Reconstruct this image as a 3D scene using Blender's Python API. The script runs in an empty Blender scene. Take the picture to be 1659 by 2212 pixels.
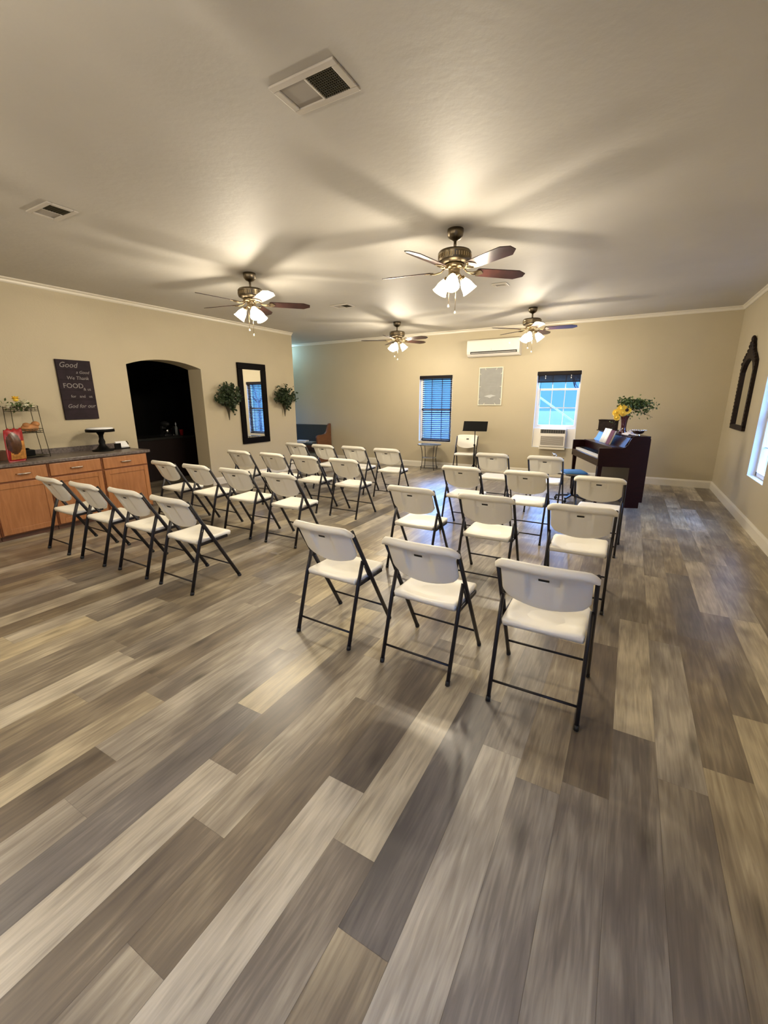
import bpy, bmesh, math, random
from mathutils import Vector, Matrix
S = bpy.context.scene
COL = S.collection
PI = math.pi
random.seed(7)

# ------------------------------------------------------------ camera
CAMH = 1.53
yaw, pitch, roll = -0.515079094, 0.256058782, 0.00468570844
fv = Vector((math.sin(yaw)*math.cos(pitch), math.cos(yaw)*math.cos(pitch), -math.sin(pitch)))
rv = Vector((math.cos(yaw), -math.sin(yaw), 0)); dv = fv.cross(rv)
r2 = rv*math.cos(roll) + dv*math.sin(roll); d2 = -rv*math.sin(roll) + dv*math.cos(roll)
cam = bpy.data.cameras.new('camera'); co = bpy.data.objects.new('camera', cam); COL.objects.link(co)
cam.sensor_fit = 'HORIZONTAL'; cam.sensor_width = 36; cam.lens = 920.773/1659*36
cam.clip_start = 0.02; cam.clip_end = 300
M = Matrix.Identity(4)
for i, v in enumerate((r2, -d2, -fv)):
    for k in range(3): M[k][i] = v[k]
M.translation = Vector((0, 0, CAMH)); co.matrix_world = M
S.camera = co

# ------------------------------------------------------------ world, exposure, lamp strengths
S.view_settings.view_transform = 'Standard'; S.view_settings.look = 'None'
S.view_settings.gamma = 1; S.view_settings.use_curve_mapping = False
S.view_settings.exposure = 0.27
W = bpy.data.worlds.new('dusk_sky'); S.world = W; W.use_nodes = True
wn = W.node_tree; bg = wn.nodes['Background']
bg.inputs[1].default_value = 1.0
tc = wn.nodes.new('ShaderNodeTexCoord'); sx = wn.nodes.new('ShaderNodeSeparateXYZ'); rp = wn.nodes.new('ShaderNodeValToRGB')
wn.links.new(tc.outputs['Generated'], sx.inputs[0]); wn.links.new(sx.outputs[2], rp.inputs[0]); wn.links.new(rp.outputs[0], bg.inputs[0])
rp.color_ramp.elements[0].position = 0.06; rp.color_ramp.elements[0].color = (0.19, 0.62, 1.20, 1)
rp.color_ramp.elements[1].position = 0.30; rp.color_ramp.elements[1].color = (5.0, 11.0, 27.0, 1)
BULB_W = 32.0        # each bulb of the four fans in view
BULB_REAR = 23.0     # bulbs of the unseen fans added over and behind the camera
SHADE_E = 9.0
WARM = (1.0, 0.875, 0.68)

H, XL, XR, YB = 2.961, -6.649, 1.380, 9.237
YF = -3.6                                     # wall behind the camera

# ------------------------------------------------------------ materials
def mat(name, col, rough=0.5, metal=0.0, coat=0.0, noise=0.0, nscale=20, bump=0.0, bscale=60, spec=None, emit=None, estr=0, trans=0, sheen=0):
    m = bpy.data.materials.new(name); m.use_nodes = True
    n = m.node_tree; b = n.nodes['Principled BSDF']
    b.inputs['Base Color'].default_value = (*col, 1); b.inputs['Roughness'].default_value = rough
    b.inputs['Metallic'].default_value = metal; b.inputs['Coat Weight'].default_value = coat
    if spec is not None: b.inputs['Specular IOR Level'].default_value = spec
    if trans: b.inputs['Transmission Weight'].default_value = trans
    if emit: b.inputs['Emission Color'].default_value = (*emit, 1); b.inputs['Emission Strength'].default_value = estr
    t = n.nodes.new('ShaderNodeTexCoord')
    if noise:
        x = n.nodes.new('ShaderNodeTexNoise'); x.inputs['Scale'].default_value = nscale; x.inputs['Detail'].default_value = 4
        n.links.new(t.outputs['Object'], x.inputs['Vector'])
        r = n.nodes.new('ShaderNodeMapRange'); r.inputs[1].default_value = 0.3; r.inputs[2].default_value = 0.7
        r.inputs[3].default_value = 1-noise; r.inputs[4].default_value = 1+noise
        n.links.new(x.outputs[0], r.inputs[0])
        h = n.nodes.new('ShaderNodeVectorMath'); h.operation = 'SCALE'; h.inputs[0].default_value = col
        n.links.new(r.outputs[0], h.inputs['Scale']); n.links.new(h.outputs[0], b.inputs['Base Color'])
    if bump:
        x = n.nodes.new('ShaderNodeTexNoise'); x.inputs['Scale'].default_value = bscale; x.inputs['Detail'].default_value = 3
        n.links.new(t.outputs['Object'], x.inputs['Vector'])
        bp = n.nodes.new('ShaderNodeBump'); bp.inputs['Strength'].default_value = bump; bp.inputs['Distance'].default_value = 0.01
        n.links.new(x.outputs[0], bp.inputs['Height']); n.links.new(bp.outputs[0], b.inputs['Normal'])
    return m

def wood(name, c1, c2, rough=0.4, scale=(2, 2, 18), coat=0.0, spec=None):
    m = mat(name, c1, rough, coat=coat, spec=spec); n = m.node_tree; b = n.nodes['Principled BSDF']
    t = n.nodes.new('ShaderNodeTexCoord'); mp = n.nodes.new('ShaderNodeMapping'); mp.inputs['Scale'].default_value = scale
    x = n.nodes.new('ShaderNodeTexNoise'); x.inputs['Scale'].default_value = 2.2; x.inputs['Detail'].default_value = 6; x.inputs['Distortion'].default_value = 0.8
    r = n.nodes.new('ShaderNodeValToRGB'); r.color_ramp.elements[0].position = .35; r.color_ramp.elements[1].position = .68
    r.color_ramp.elements[0].color = (*c1, 1); r.color_ramp.elements[1].color = (*c2, 1)
    n.links.new(t.outputs['Object'], mp.inputs[0]); n.links.new(mp.outputs[0], x.inputs['Vector'])
    n.links.new(x.outputs[0], r.inputs[0]); n.links.new(r.outputs[0], b.inputs['Base Color'])
    return m

m_wall = mat('wall_paint_tan', (0.478, 0.413, 0.282), 0.55, bump=0.10, bscale=45, noise=0.03, nscale=1.5)
m_ceil = mat('ceiling_satin_paint', (0.53, 0.505, 0.455), 0.60, bump=0.22, bscale=16, noise=0.05, nscale=1.2, spec=0.6)
m_trim = mat('trim_cream', (0.70, 0.65, 0.54), 0.35)
m_white = mat('vinyl_white', (0.72, 0.72, 0.71), 0.35)
m_plastic = mat('chair_cream_plastic', (0.88, 0.85, 0.75), 0.42, bump=0.05, bscale=250)
m_steel = mat('chair_charcoal_steel', (0.012, 0.010, 0.012), 0.42, spec=0.4)
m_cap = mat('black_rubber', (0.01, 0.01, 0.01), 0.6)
m_blackwood = mat('black_wood_frame', (0.003, 0.002, 0.002), 0.55, spec=.06)
m_brownfr = mat('carved_dark_brown', (0.014, 0.007, 0.005), 0.6, noise=0.5, nscale=25, spec=.2)
m_mirror = mat('mirror_silver', (0.9, 0.92, 0.92), 0.01, metal=1.0)
m_brass = mat('antique_brass', (0.42, 0.33, 0.20), 0.28, metal=1.0)
m_bronze = mat('aged_pewter_brass', (0.20, 0.165, 0.115), 0.34, metal=1.0)
m_blade = wood('mahogany_fan_blade', (0.016, 0.006, 0.005), (0.030, 0.010, 0.008), 0.34, (6, 6, 6), spec=.35)
m_piano = wood('piano_dark_mahogany', (0.010, 0.0014, 0.0016), (0.014, 0.002, 0.002), 0.3, (3, 3, 10), coat=0.0, spec=.2)
m_oak = wood('honey_oak_cabinet', (0.33, 0.135, 0.048), (0.42, 0.185, 0.070), 0.4, (1.5, 14, 1.5))
m_oakd = wood('honey_oak_frame', (0.20, 0.070, 0.026), (0.27, 0.10, 0.038), 0.4, (1.5, 1.5, 14))
m_kick = mat('toe_kick_dark', (0.10, 0.045, 0.025), 0.6)
m_lam = mat('speckled_laminate', (0.125, 0.100, 0.088), 0.35, noise=0.5, nscale=45)
m_nickel = mat('brushed_nickel', (0.75, 0.68, 0.6), 0.25, metal=1)
m_chrome = mat('chrome', (0.85, 0.85, 0.86), 0.08, metal=1)
m_blind = mat('dark_brown_blind', (0.007, 0.004, 0.004), 0.55, spec=.12)
m_cord = mat('white_cord', (0.8, 0.78, 0.75), 0.6)
m_ac = mat('appliance_white_plastic', (0.78, 0.74, 0.66), 0.4)
m_acd = mat('louvre_dark', (0.03, 0.03, 0.03), 0.5)
m_grille = mat('grille_grey_brown', (0.20, 0.17, 0.14), 0.6)
m_cream = mat('cream_painted_frame', (0.85, 0.80, 0.66), 0.5)
m_greyp = mat('grey_sign_panel', (0.30, 0.30, 0.28), 0.65, noise=0.06, nscale=10)
m_chalk = mat('dark_plum_board', (0.020, 0.012, 0.017), 0.7, spec=.2, noise=0.25, nscale=8)
m_chalkw = mat('chalk_lettering', (0.26, 0.24, 0.23), 0.9)
m_leaf = mat('leaf_dark_green', (0.022, 0.040, 0.012), 0.55, noise=0.5, nscale=30)
m_leaf2 = mat('leaf_olive_green', (0.075, 0.12, 0.035), 0.55, noise=0.4, nscale=30)
m_stem = mat('stem_dark', (0.02, 0.018, 0.01), 0.6)
m_yellow = mat('sunflower_yellow', (0.90, 0.62, 0.07), 0.5, noise=0.15, nscale=60)
m_sunc = mat('sunflower_centre', (0.02, 0.009, 0.005), 0.8)
m_whitefl = mat('white_petals', (0.75, 0.72, 0.55), 0.6)
m_red = mat('dark_red_glass', (0.05, 0.003, 0.007), 0.08, coat=0.5)
m_silver = mat('polished_silver', (0.9, 0.9, 0.92), 0.12, metal=1)
m_cloth = mat('lavender_white_cloth', (0.62, 0.60, 0.66), 0.85)
m_paper = mat('white_paper', (0.85, 0.86, 0.88), 0.7)
m_blue = mat('blue_upholstery', (0.03, 0.14, 0.36), 0.75, bump=.1, bscale=200)
m_greyplastic = mat('grey_seat_pan', (0.32, 0.30, 0.26), 0.5)
m_pewc = mat('dark_teal_pew_cushion', (0.030, 0.034, 0.026), 0.9, bump=.1, bscale=150)
m_peww = wood('pew_oak_end', (0.13, 0.05, 0.022), (0.18, 0.075, 0.032), 0.4, (2, 2, 10))
m_wire = mat('dark_olive_wire', (0.05, 0.042, 0.022), 0.5, metal=.4)
m_black = mat('matte_black', (0.002, 0.002, 0.002), 0.5, spec=.12)
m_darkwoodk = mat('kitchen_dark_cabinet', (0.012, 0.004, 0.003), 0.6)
m_kwall = mat('kitchen_wall_darkness', (0.010, 0.009, 0.008), 0.8)  # near-black colour stands in for the room being unlit
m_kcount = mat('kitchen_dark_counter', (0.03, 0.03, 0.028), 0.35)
m_cup = mat('red_plastic_cup', (0.35, 0.012, 0.012), 0.35)
m_bagred = mat('bag_glossy_red', (0.30, 0.010, 0.014), 0.3)
m_bagbrown = mat('bag_brown_picture', (0.07, 0.025, 0.008), 0.3, noise=.5, nscale=25)
m_baggold = mat('bag_golden_picture', (0.50, 0.22, 0.05), 0.4, noise=.4, nscale=30)
m_bread = mat('bread_crust', (0.45, 0.20, 0.07), 0.6, noise=.3, nscale=15)
m_brownbox = mat('brown_box', (0.09, 0.035, 0.012), 0.6)
m_ivory = mat('piano_key_ivory', (0.78, 0.78, 0.76), 0.2)
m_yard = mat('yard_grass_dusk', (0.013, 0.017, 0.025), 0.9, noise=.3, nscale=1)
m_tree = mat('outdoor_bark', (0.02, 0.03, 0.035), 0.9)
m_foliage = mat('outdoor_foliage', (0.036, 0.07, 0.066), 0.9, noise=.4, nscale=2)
m_pole = mat('white_painted_pole', (0.30, 0.30, 0.30), 0.5)
m_vent = mat('vent_enamel', (0.55, 0.51, 0.45), 0.4)
m_vent2 = mat('vent_filter_grey', (0.34, 0.31, 0.27), 0.7)
m_ventd = mat('vent_dark_grid', (0.035, 0.030, 0.022), 0.8)
m_doily = mat('burgundy_edge', (0.10, 0.01, 0.015), 0.7)

# frosted glowing glass
m_shade = bpy.data.materials.new('frosted_lamp_glass'); m_shade.use_nodes = True
_b = m_shade.node_tree.nodes['Principled BSDF']
_b.inputs['Base Color'].default_value = (0.9, 0.85, 0.75, 1); _b.inputs['Roughness'].default_value = 0.4
_b.inputs['Emission Color'].default_value = (1.0, 0.83, 0.58, 1); _b.inputs['Emission Strength'].default_value = SHADE_E
# clear pane
m_glass = bpy.data.materials.new('window_glass'); m_glass.use_nodes = True
_n = m_glass.node_tree; _n.nodes.clear()
_o = _n.nodes.new('ShaderNodeOutputMaterial'); _x = _n.nodes.new('ShaderNodeMixShader'); _t = _n.nodes.new('ShaderNodeBsdfTransparent'); _g = _n.nodes.new('ShaderNodeBsdfGlossy')
_t.inputs[0].default_value = (0.93, 0.96, 0.97, 1); _g.inputs['Roughness'].default_value = 0.02; _x.inputs[0].default_value = 0.05
_n.links.new(_t.outputs[0], _x.inputs[1]); _n.links.new(_g.outputs[0], _x.inputs[2]); _n.links.new(_x.outputs[0], _o.inputs[0])
m_tableglass = mat('table_glass_top', (0.45, 0.5, 0.5), 0.03, spec=0.9, coat=1.0)

# floor: tone comes from a per-plank value, grain from stretched noise
m_floor = bpy.data.materials.new('vinyl_plank_floor'); m_floor.use_nodes = True
def build_floor_mat():
    n = m_floor.node_tree; b = n.nodes['Principled BSDF']; L = n.links.new
    at = n.nodes.new('ShaderNodeAttribute'); at.attribute_name = 'plank'
    sp = n.nodes.new('ShaderNodeSeparateColor'); L(at.outputs['Color'], sp.inputs[0])
    t = n.nodes.new('ShaderNodeTexCoord')
    ofs = n.nodes.new('ShaderNodeVectorMath'); ofs.operation = 'MULTIPLY_ADD'
    cv = n.nodes.new('ShaderNodeCombineXYZ'); L(sp.outputs[1], cv.inputs[0]); L(sp.outputs[2], cv.inputs[1])
    L(cv.outputs[0], ofs.inputs[0]); ofs.inputs[1].default_value = (37, 53, 0); L(t.outputs['Object'], ofs.inputs[2])
    def nz(sc, scale, det, dist=0.0):
        mp = n.nodes.new('ShaderNodeMapping'); mp.inputs['Scale'].default_value = sc; L(ofs.outputs[0], mp.inputs[0])
        x = n.nodes.new('ShaderNodeTexNoise'); x.inputs['Scale'].default_value = scale; x.inputs['Detail'].default_value = det
        x.inputs['Distortion'].default_value = dist; L(mp.outputs[0], x.inputs['Vector']); return x.outputs[0]
    broad = nz((1, .16, 1), 9.0, 3, 0.6)      # long bands along a plank
    fine = nz((1, .05, 1), 110.0, 8, 0.25)     # fine grain
    blot = nz((1, .55, 1), 5.0, 2)
    band = nz((1, .085, 1), 34.0, 4, 0.9)     # veins
    def mul(a, f, add=0.0):
        q = n.nodes.new('ShaderNodeMath'); q.operation = 'MULTIPLY_ADD'; L(a, q.inputs[0]); q.inputs[1].default_value = f; q.inputs[2].default_value = add; return q.outputs[0]
    def add(a, c):
        q = n.nodes.new('ShaderNodeMath'); q.operation = 'ADD'; L(a, q.inputs[0]); L(c, q.inputs[1]); return q.outputs[0]
    v = add(add(add(add(sp.outputs[0], mul(broad, 0.50, -0.25)), mul(fine, 0.36, -0.18)), mul(blot, 0.75, -0.375)), mul(band, 0.70, -0.35))
    r = n.nodes.new('ShaderNodeValToRGB'); cr = r.color_ramp
    cr.elements[0].position = 0.0; cr.elements[0].color = (0.100, 0.083, 0.066, 1)
    cr.elements[1].position = 1.0; cr.elements[1].color = (0.60, 0.53, 0.375, 1)
    e = cr.elements.new(0.35); e.color = (0.185, 0.153, 0.112, 1)
    e = cr.elements.new(0.6); e.color = (0.318, 0.270, 0.192, 1)
    L(v, r.inputs[0])
    # grey / tan tint by plank
    hs = n.nodes.new('ShaderNodeHueSaturation'); L(r.outputs[0], hs.inputs['Color'])
    L(mul(sp.outputs[2], 0.55, 0.68), hs.inputs['Saturation'])
    # knots
    mpk = n.nodes.new('ShaderNodeMapping'); mpk.inputs['Scale'].default_value = (1, .38, 1); L(ofs.outputs[0], mpk.inputs[0])
    vk = n.nodes.new('ShaderNodeTexVoronoi'); vk.inputs['Scale'].default_value = 5.0; L(mpk.outputs[0], vk.inputs['Vector'])
    kr = n.nodes.new('ShaderNodeMapRange'); kr.inputs[1].default_value = 0.03; kr.inputs[2].default_value = 0.19; kr.inputs[3].default_value = 0.50; kr.inputs[4].default_value = 1.0
    L(vk.outputs['Distance'], kr.inputs[0])
    ms = n.nodes.new('ShaderNodeVectorMath'); ms.operation = 'SCALE'; L(hs.outputs[0], ms.inputs[0]); L(kr.outputs[0], ms.inputs['Scale'])
    L(ms.outputs[0], b.inputs['Base Color'])
    b.inputs['Specular IOR Level'].default_value = 0.5
    L(mul(fine, 0.10, 0.29), b.inputs['Roughness'])
    bp = n.nodes.new('ShaderNodeBump'); bp.inputs['Strength'].default_value = 0.06; bp.inputs['Distance'].default_value = 0.003
    L(fine, bp.inputs['Height']); L(bp.outputs[0], b.inputs['Normal'])
build_floor_mat()

# ------------------------------------------------------------ mesh helpers
def box(bm, x0, x1, y0, y1, z0, z1, mi=0):
    v = [bm.verts.new((x, y, z)) for x in (x0, x1) for y in (y0, y1) for z in (z0, z1)]
    for f in ((0, 1, 3, 2), (4, 6, 7, 5), (0, 4, 5, 1), (2, 3, 7, 6), (0, 2, 6, 4), (1, 5, 7, 3)):
        q = bm.faces.new([v[i] for i in f]); q.material_index = mi
def frame_of(d):
    d = d.normalized(); a = Vector((0, 0, 1)) if abs(d.z) < .9 else Vector((1, 0, 0))
    s = d.cross(a).normalized(); return s, s.cross(d).normalized()
def tube(bm, pts, r, n=10, caps=True, rs=None, sq=1.0):
    pts = [Vector(p) for p in pts]; rings = []
    s0 = None
    for i, p in enumerate(pts):
        d = (pts[min(i+1, len(pts)-1)] - pts[max(i-1, 0)])
        s, t = frame_of(d)
        if s0 is not None and s.dot(s0) < 0: s, t = -s, -t
        s0 = s
        R = rs[i] if rs else r
        rings.append([bm.verts.new(p + s*math.cos(2*PI*k/n)*R*sq + t*math.sin(2*PI*k/n)*R) for k in range(n)])
    for a, b in zip(rings, rings[1:]):
        for k in range(n): bm.faces.new((a[k], a[(k+1) % n], b[(k+1) % n], b[k])).smooth = True
    if caps: bm.faces.new(rings[0][::-1]); bm.faces.new(rings[-1])
def bar(bm, p, q, w, t, up=(0, 0, 1)):
    p, q = Vector(p), Vector(q); d = (q-p).normalized(); s = d.cross(Vector(up)).normalized(); u = s.cross(d).normalized()
    v = [bm.verts.new(e + s*a*w/2 + u*b*t/2) for e in (p, q) for a in (-1, 1) for b in (-1, 1)]
    for f in ((0, 1, 3, 2), (4, 6, 7, 5), (0, 4, 5, 1), (2, 3, 7, 6), (0, 2, 6, 4), (1, 5, 7, 3)): bm.faces.new([v[i] for i in f])
def lathe(bm, prof, c=(0, 0, 0), axis=(0, 0, 1), n=20, smooth=True, closed=False):
    c = Vector(c); ax = Vector(axis).normalized(); s, t = frame_of(ax); rings = []
    for r, h in prof:
        rings.append([bm.verts.new(c + ax*h + s*math.cos(2*PI*k/n)*max(r, 1e-4) + t*math.sin(2*PI*k/n)*max(r, 1e-4)) for k in range(n)])
    for a, b in zip(rings, rings[1:]):
        for k in range(n): bm.faces.new((a[k], a[(k+1) % n], b[(k+1) % n], b[k])).smooth = smooth
def prism(bm, poly, a0, a1, axis='x'):
    def P(u, v, a): return {'x': (a, u, v), 'y': (u, a, v), 'z': (u, v, a)}[axis]
    A = [bm.verts.new(P(u, v, a0)) for u, v in poly]; B = [bm.verts.new(P(u, v, a1)) for u, v in poly]
    bm.faces.new(A); bm.faces.new(B[::-1]); n = len(poly)
    for i in range(n): bm.faces.new((A[i], B[i], B[(i+1) % n], A[(i+1) % n]))
def sphere(bm, c, r, sc=(1, 1, 1), n=12):
    m_ = Matrix.Translation(Vector(c)) @ Matrix.Diagonal((*[r*s for s in sc], 1))
    g = bmesh.ops.create_uvsphere(bm, u_segments=n, v_segments=max(6, n*2//3), radius=1, matrix=m_)
    for v in g['verts']:
        for f in v.link_faces: f.smooth = True
def slab(bm, us, vs, top, bot, hole=None, smooth=True):
    """closed solid from two grids; top/bot(u,v) -> xyz; hole(i,j) True cuts a cell through"""
    A = [[bm.verts.new(top(u, v)) for v in vs] for u in us]; B = [[bm.verts.new(bot(u, v)) for v in vs] for u in us]
    nu, nv = len(us), len(vs); hole = hole or (lambda i, j: False)
    for i in range(nu-1):
        for j in range(nv-1):
            if hole(i, j):
                q = [(i, j), (i+1, j), (i+1, j+1), (i, j+1)]
                for k, (di, dj) in enumerate(((0, -1), (1, 0), (0, 1), (-1, 0))):
                    if hole(i+di, j+dj): continue
                    a, b = q[k], q[(k+1) % 4]
                    bm.faces.new((A[a[0]][a[1]], B[a[0]][a[1]], B[b[0]][b[1]], A[b[0]][b[1]]))
                continue
            bm.faces.new((A[i][j], A[i+1][j], A[i+1][j+1], A[i][j+1])).smooth = smooth
            bm.faces.new((B[i][j], B[i][j+1], B[i+1][j+1], B[i+1][j])).smooth = smooth
    for i in range(nu-1):
        bm.faces.new((A[i][0], B[i][0], B[i+1][0], A[i+1][0])).smooth = smooth
        bm.faces.new((A[i][-1], A[i+1][-1], B[i+1][-1], B[i][-1])).smooth = smooth
    for j in range(nv-1):
        bm.faces.new((A[0][j], A[0][j+1], B[0][j+1], B[0][j])).smooth = smooth
        bm.faces.new((A[-1][j], B[-1][j], B[-1][j+1], A[-1][j+1])).smooth = smooth
def obj(name, bm, m, parent=None, loc=None, bevel=0, rz=0):
    bmesh.ops.recalc_face_normals(bm, faces=bm.faces)
    me = bpy.data.meshes.new(name); bm.to_mesh(me); bm.free()
    for q in (m if isinstance(m, (list, tuple)) else [m]): me.materials.append(q)
    o = bpy.data.objects.new(name, me); COL.objects.link(o)
    if parent: o.parent = parent
    if loc: o.location = loc
    if rz: o.rotation_euler.z = rz
    if bevel:
        b = o.modifiers.new('bevel', 'BEVEL'); b.width = bevel; b.segments = 2; b.limit_method = 'ANGLE'
    return o
def NB(): return bmesh.new()
def tag(o, label, cat, group=None, kind=None):
    if kind: o['kind'] = kind
    if label: o['label'] = label
    if cat: o['category'] = cat
    if group: o['group'] = group
    return o
def thing(name, label, cat, loc=(0, 0, 0), rz=0, group=None):
    o = bpy.data.objects.new(name, None); COL.objects.link(o); o.empty_display_size = .1
    o.location = loc; o.rotation_euler = (0, 0, rz); return tag(o, label, cat, group)
def struct(name, bm, m, parent=None, **k):
    o = obj(name, bm, m, parent, **k)
    if not parent: o['kind'] = 'structure'
    return o
def copy_tree(o, parent=None):
    c = o.copy(); COL.objects.link(c); c.parent = parent
    for ch in list(o.children): copy_tree(ch, c)
    return c
def boxo(name, m, b, parent=None, bevel=0):
    bm = NB(); box(bm, *b); return obj(name, bm, m, parent, bevel=bevel)
def text_mesh(name, s, size, m, parent, loc, rot, shear=0.0, depth=0.001, align='LEFT'):
    c = bpy.data.curves.new(name, 'FONT'); c.body = s; c.size = size; c.shear = shear; c.extrude = depth; c.align_x = align; c.resolution_u = 3
    t = bpy.data.objects.new(name + '_tmp', c); COL.objects.link(t)
    dg = bpy.context.evaluated_depsgraph_get(); me = bpy.data.meshes.new_from_object(t.evaluated_get(dg))
    bpy.data.objects.remove(t); me.materials.clear(); me.materials.append(m)
    o = bpy.data.objects.new(name, me); COL.objects.link(o); o.parent = parent; o.location = loc; o.rotation_euler = rot
    return o

# ============================================================ STRUCTURE
# ---- floor of planks
PW, PX0, PL = 0.1720, 0.108, 1.22
known = {0: (2.03, [(.80, .46), (2.03, .40), (99, .74)]), 1: (1.81, [(1.81, .42), (99, .62)]), 2: (.75, None), 3: (2.43, [(2.43, .72), (99, .36)]),
         -1: (1.60, [(1.60, .45), (99, .17)]), -2: (1.53, [(1.53, .42), (99, .52)]), -3: (1.635, [(1.635, .68), (99, .42)]),
         -4: (.733, [(.733, .52), (99, .20)]), -5: (.945, [(.945, .42), (2.165, .80), (99, .35)]), -6: (1.153, [(1.153, .80), (99, .22)]),
         -7: (.40, [(.40, .5), (1.62, .34), (99, .62)]), -8: (.75, [(.75, .26), (1.97, .60), (99, .5)]), -9: (.965, [(.965, .84), (99, .36)]),
         -10: (1.28, [(1.28, .26), (2.5, .84), (99, .55)]), -11: (.55, [(1.77, .56), (99, .6)]), -12: (.755, [(.755, .22), (1.757, .62), (99, .40)]),
         -13: (1.10, [(1.1, .72), (99, .5)]), -15: (.9, [(99, .52)]), -16: (1.25, [(1.25, .86), (99, .46)]), 4: (1.2, [(99, .28)]), 5: (1.9, [(1.9, .62), (99, .34)]), 6: (.7, [(99, .3)])}
def make_floor():
    bm = NB(); cl = bm.loops.layers.float_color.new('plank'); rnd = random.Random(11)
    x_lo, x_hi = -11.0, XR
    k = math.floor((x_lo - PX0)/PW)
    while PX0 + k*PW < x_hi:
        x0 = max(x_lo, PX0 + k*PW); x1 = min(x_hi, PX0 + (k+1)*PW)
        br, tones = known.get(k, (rnd.uniform(0, PL), None))
        y = br - PL*math.ceil((br - YF)/PL)
        while y < YB:
            a, b = max(y, YF), min(y + PL, YB)
            tone = min(.85, max(.2, rnd.gauss(.47, .14)))
            mid = (y + y + PL)/2
            if tones and mid < br + PL*1.3:
                for lim, tn in tones:
                    if mid < lim:
                        if lim < 99 or mid < br + PL: tone = tn
                        break
            if b - a > .01:
                g = .0004
                f = bm.faces.new([bm.verts.new(p) for p in ((x0+g, a+g, 0), (x1-g, a+g, 0), (x1-g, b-g, 0), (x0+g, b-g, 0))])
                c = (.46 + (tone-.48)*.95, rnd.random(), rnd.random(), 1)
                for l in f.loops: l[cl] = c
            y += PL
        k += 1
    # dark bed under the joints
    f = bm.faces.new([bm.verts.new(p) for p in ((x_lo, YF, -.0012), (x_hi, YF, -.0012), (x_hi, YB, -.0012), (x_lo, YB, -.0012))])
    for l in f.loops: l[cl] = (0.12, .5, .5, 1)
    return bm
struct('floor', make_floor(), m_floor)
bm = NB(); box(bm, -11.0, XR+.2, YF-.2, YB+.2, H, H+.15); struct('ceiling', bm, m_ceil)

# windows on the back wall
W1 = (-4.284, -3.486, .600, 2.062); W2 = (-1.712, -.899, .586, 2.066)
def wall_y(name, y0, y1, x0, x1, holes, m):           # a wall across x with rectangular holes
    bm = NB(); xs = x0
    for (a, b, c, d) in sorted(holes):
        box(bm, xs, a, y0, y1, 0, H); box(bm, a, b, y0, y1, 0, c); box(bm, a, b, y0, y1, d, H); xs = b
    box(bm, xs, x1, y0, y1, 0, H); return struct(name, bm, m)
def wall_x(name, x0, x1, y0, y1, holes, m):
    bm = NB(); ys = y0
    for (a, b, c, d) in sorted(holes):
        box(bm, x0, x1, ys, a, 0, H); box(bm, x0, x1, a, b, 0, c); box(bm, x0, x1, a, b, d, H); ys = b
    box(bm, x0, x1, ys, y1, 0, H); return struct(name, bm, m)
wall_y('wall_back', YB, YB+.2, -11.0, XR+.2, [W1, W2], m_wall)
W3 = (6.17, 6.952, .585, 2.06); W4 = (-.9, -.1, .585, 2.06); W6 = (-2.1, -1.3, .585, 2.06)  # W4 and W6 are unseen, added to let blue daylight onto the near chairs
wall_x('wall_right', XR, XR+.2, YF, YB, [W3, W4, W6], m_wall)
wall_y('wall_front', YF-.2, YF, -11.0, XR+.2, [], m_wall)
W5 = (7.95, 8.85, .585, 2.06)  # unseen opening, added to bring daylight into the alcove
XA = -9.6
wall_x('wall_alcove', XA-.2, XA, 7.68, YB, [W5], m_wall)
# left wall with the arched opening
AY0, AY1, ASP, AAP, TH = 3.951, 5.256, 2.072, 2.176, .34
bm = NB()
box(bm, XL-TH, XL, YF, AY0, 0, H); box(bm, XL-TH, XL, AY1, 7.68, 0, H)
poly = [(AY0, H), (AY0, ASP)]
rad = ((AY1-AY0)**2/4 + (AAP-ASP)**2)/(2*(AAP-ASP)); cy0 = (AY0+AY1)/2
for i in range(1, 24):
    y = AY0 + (AY1-AY0)*i/24; poly.append((y, AAP - rad + math.sqrt(rad*rad-(y-cy0)**2)))
poly += [(AY1, ASP), (AY1, H)]
prism(bm, poly, XL-TH, XL, 'x'); struct('wall_left', bm, m_wall)
# kitchen behind the arch, its lack of light put into the wall colour
bm = NB(); box(bm, XA-.2, XL-TH, 7.54, 7.68, 0, H); struct('wall_alcove_side', bm, m_wall)
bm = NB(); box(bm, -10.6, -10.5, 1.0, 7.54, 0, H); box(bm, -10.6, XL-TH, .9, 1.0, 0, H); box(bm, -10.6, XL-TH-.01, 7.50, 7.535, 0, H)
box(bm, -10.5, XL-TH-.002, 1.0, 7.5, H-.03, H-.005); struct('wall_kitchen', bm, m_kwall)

# crown and baseboards
def mould_y(name, x, s, y0, y1, prof, m):    # runs along y on wall plane x, s=+1 projects towards +x
    bm = NB(); prism(bm, [(x + s*a, z) for a, z in prof], y0, y1, 'y'); return struct(name, bm, m)
def mould_x(name, y, s, x0, x1, prof, m):
    bm = NB(); prism(bm, [(y + s*a, z) for a, z in prof], x0, x1, 'x'); return struct(name, bm, m)
crown = [(0, H), (.045, H), (.045, H-.012), (.022, H-.026), (.018, H-.045), (.008, H-.058), (0, H-.058)]
base = [(0, 0), (.016, 0), (.016, .105), (.010, .122), (.006, .134), (0, .134)]
mould_y('trim_1', XL, 1, YF, 7.68, crown, m_trim); mould_y('trim_2', XR, -1, YF, YB, crown, m_trim)
mould_x('trim_3', YB, -1, XA, XR, crown, m_trim)
mould_y('baseboard_right', XR, -1, YF, YB, base, m_trim); mould_x('baseboard_back', YB, -1, XA, XR, base, m_trim)
mould_y('baseboard_left', XL, 1, AY1, 7.68, base, m_trim)
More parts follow.
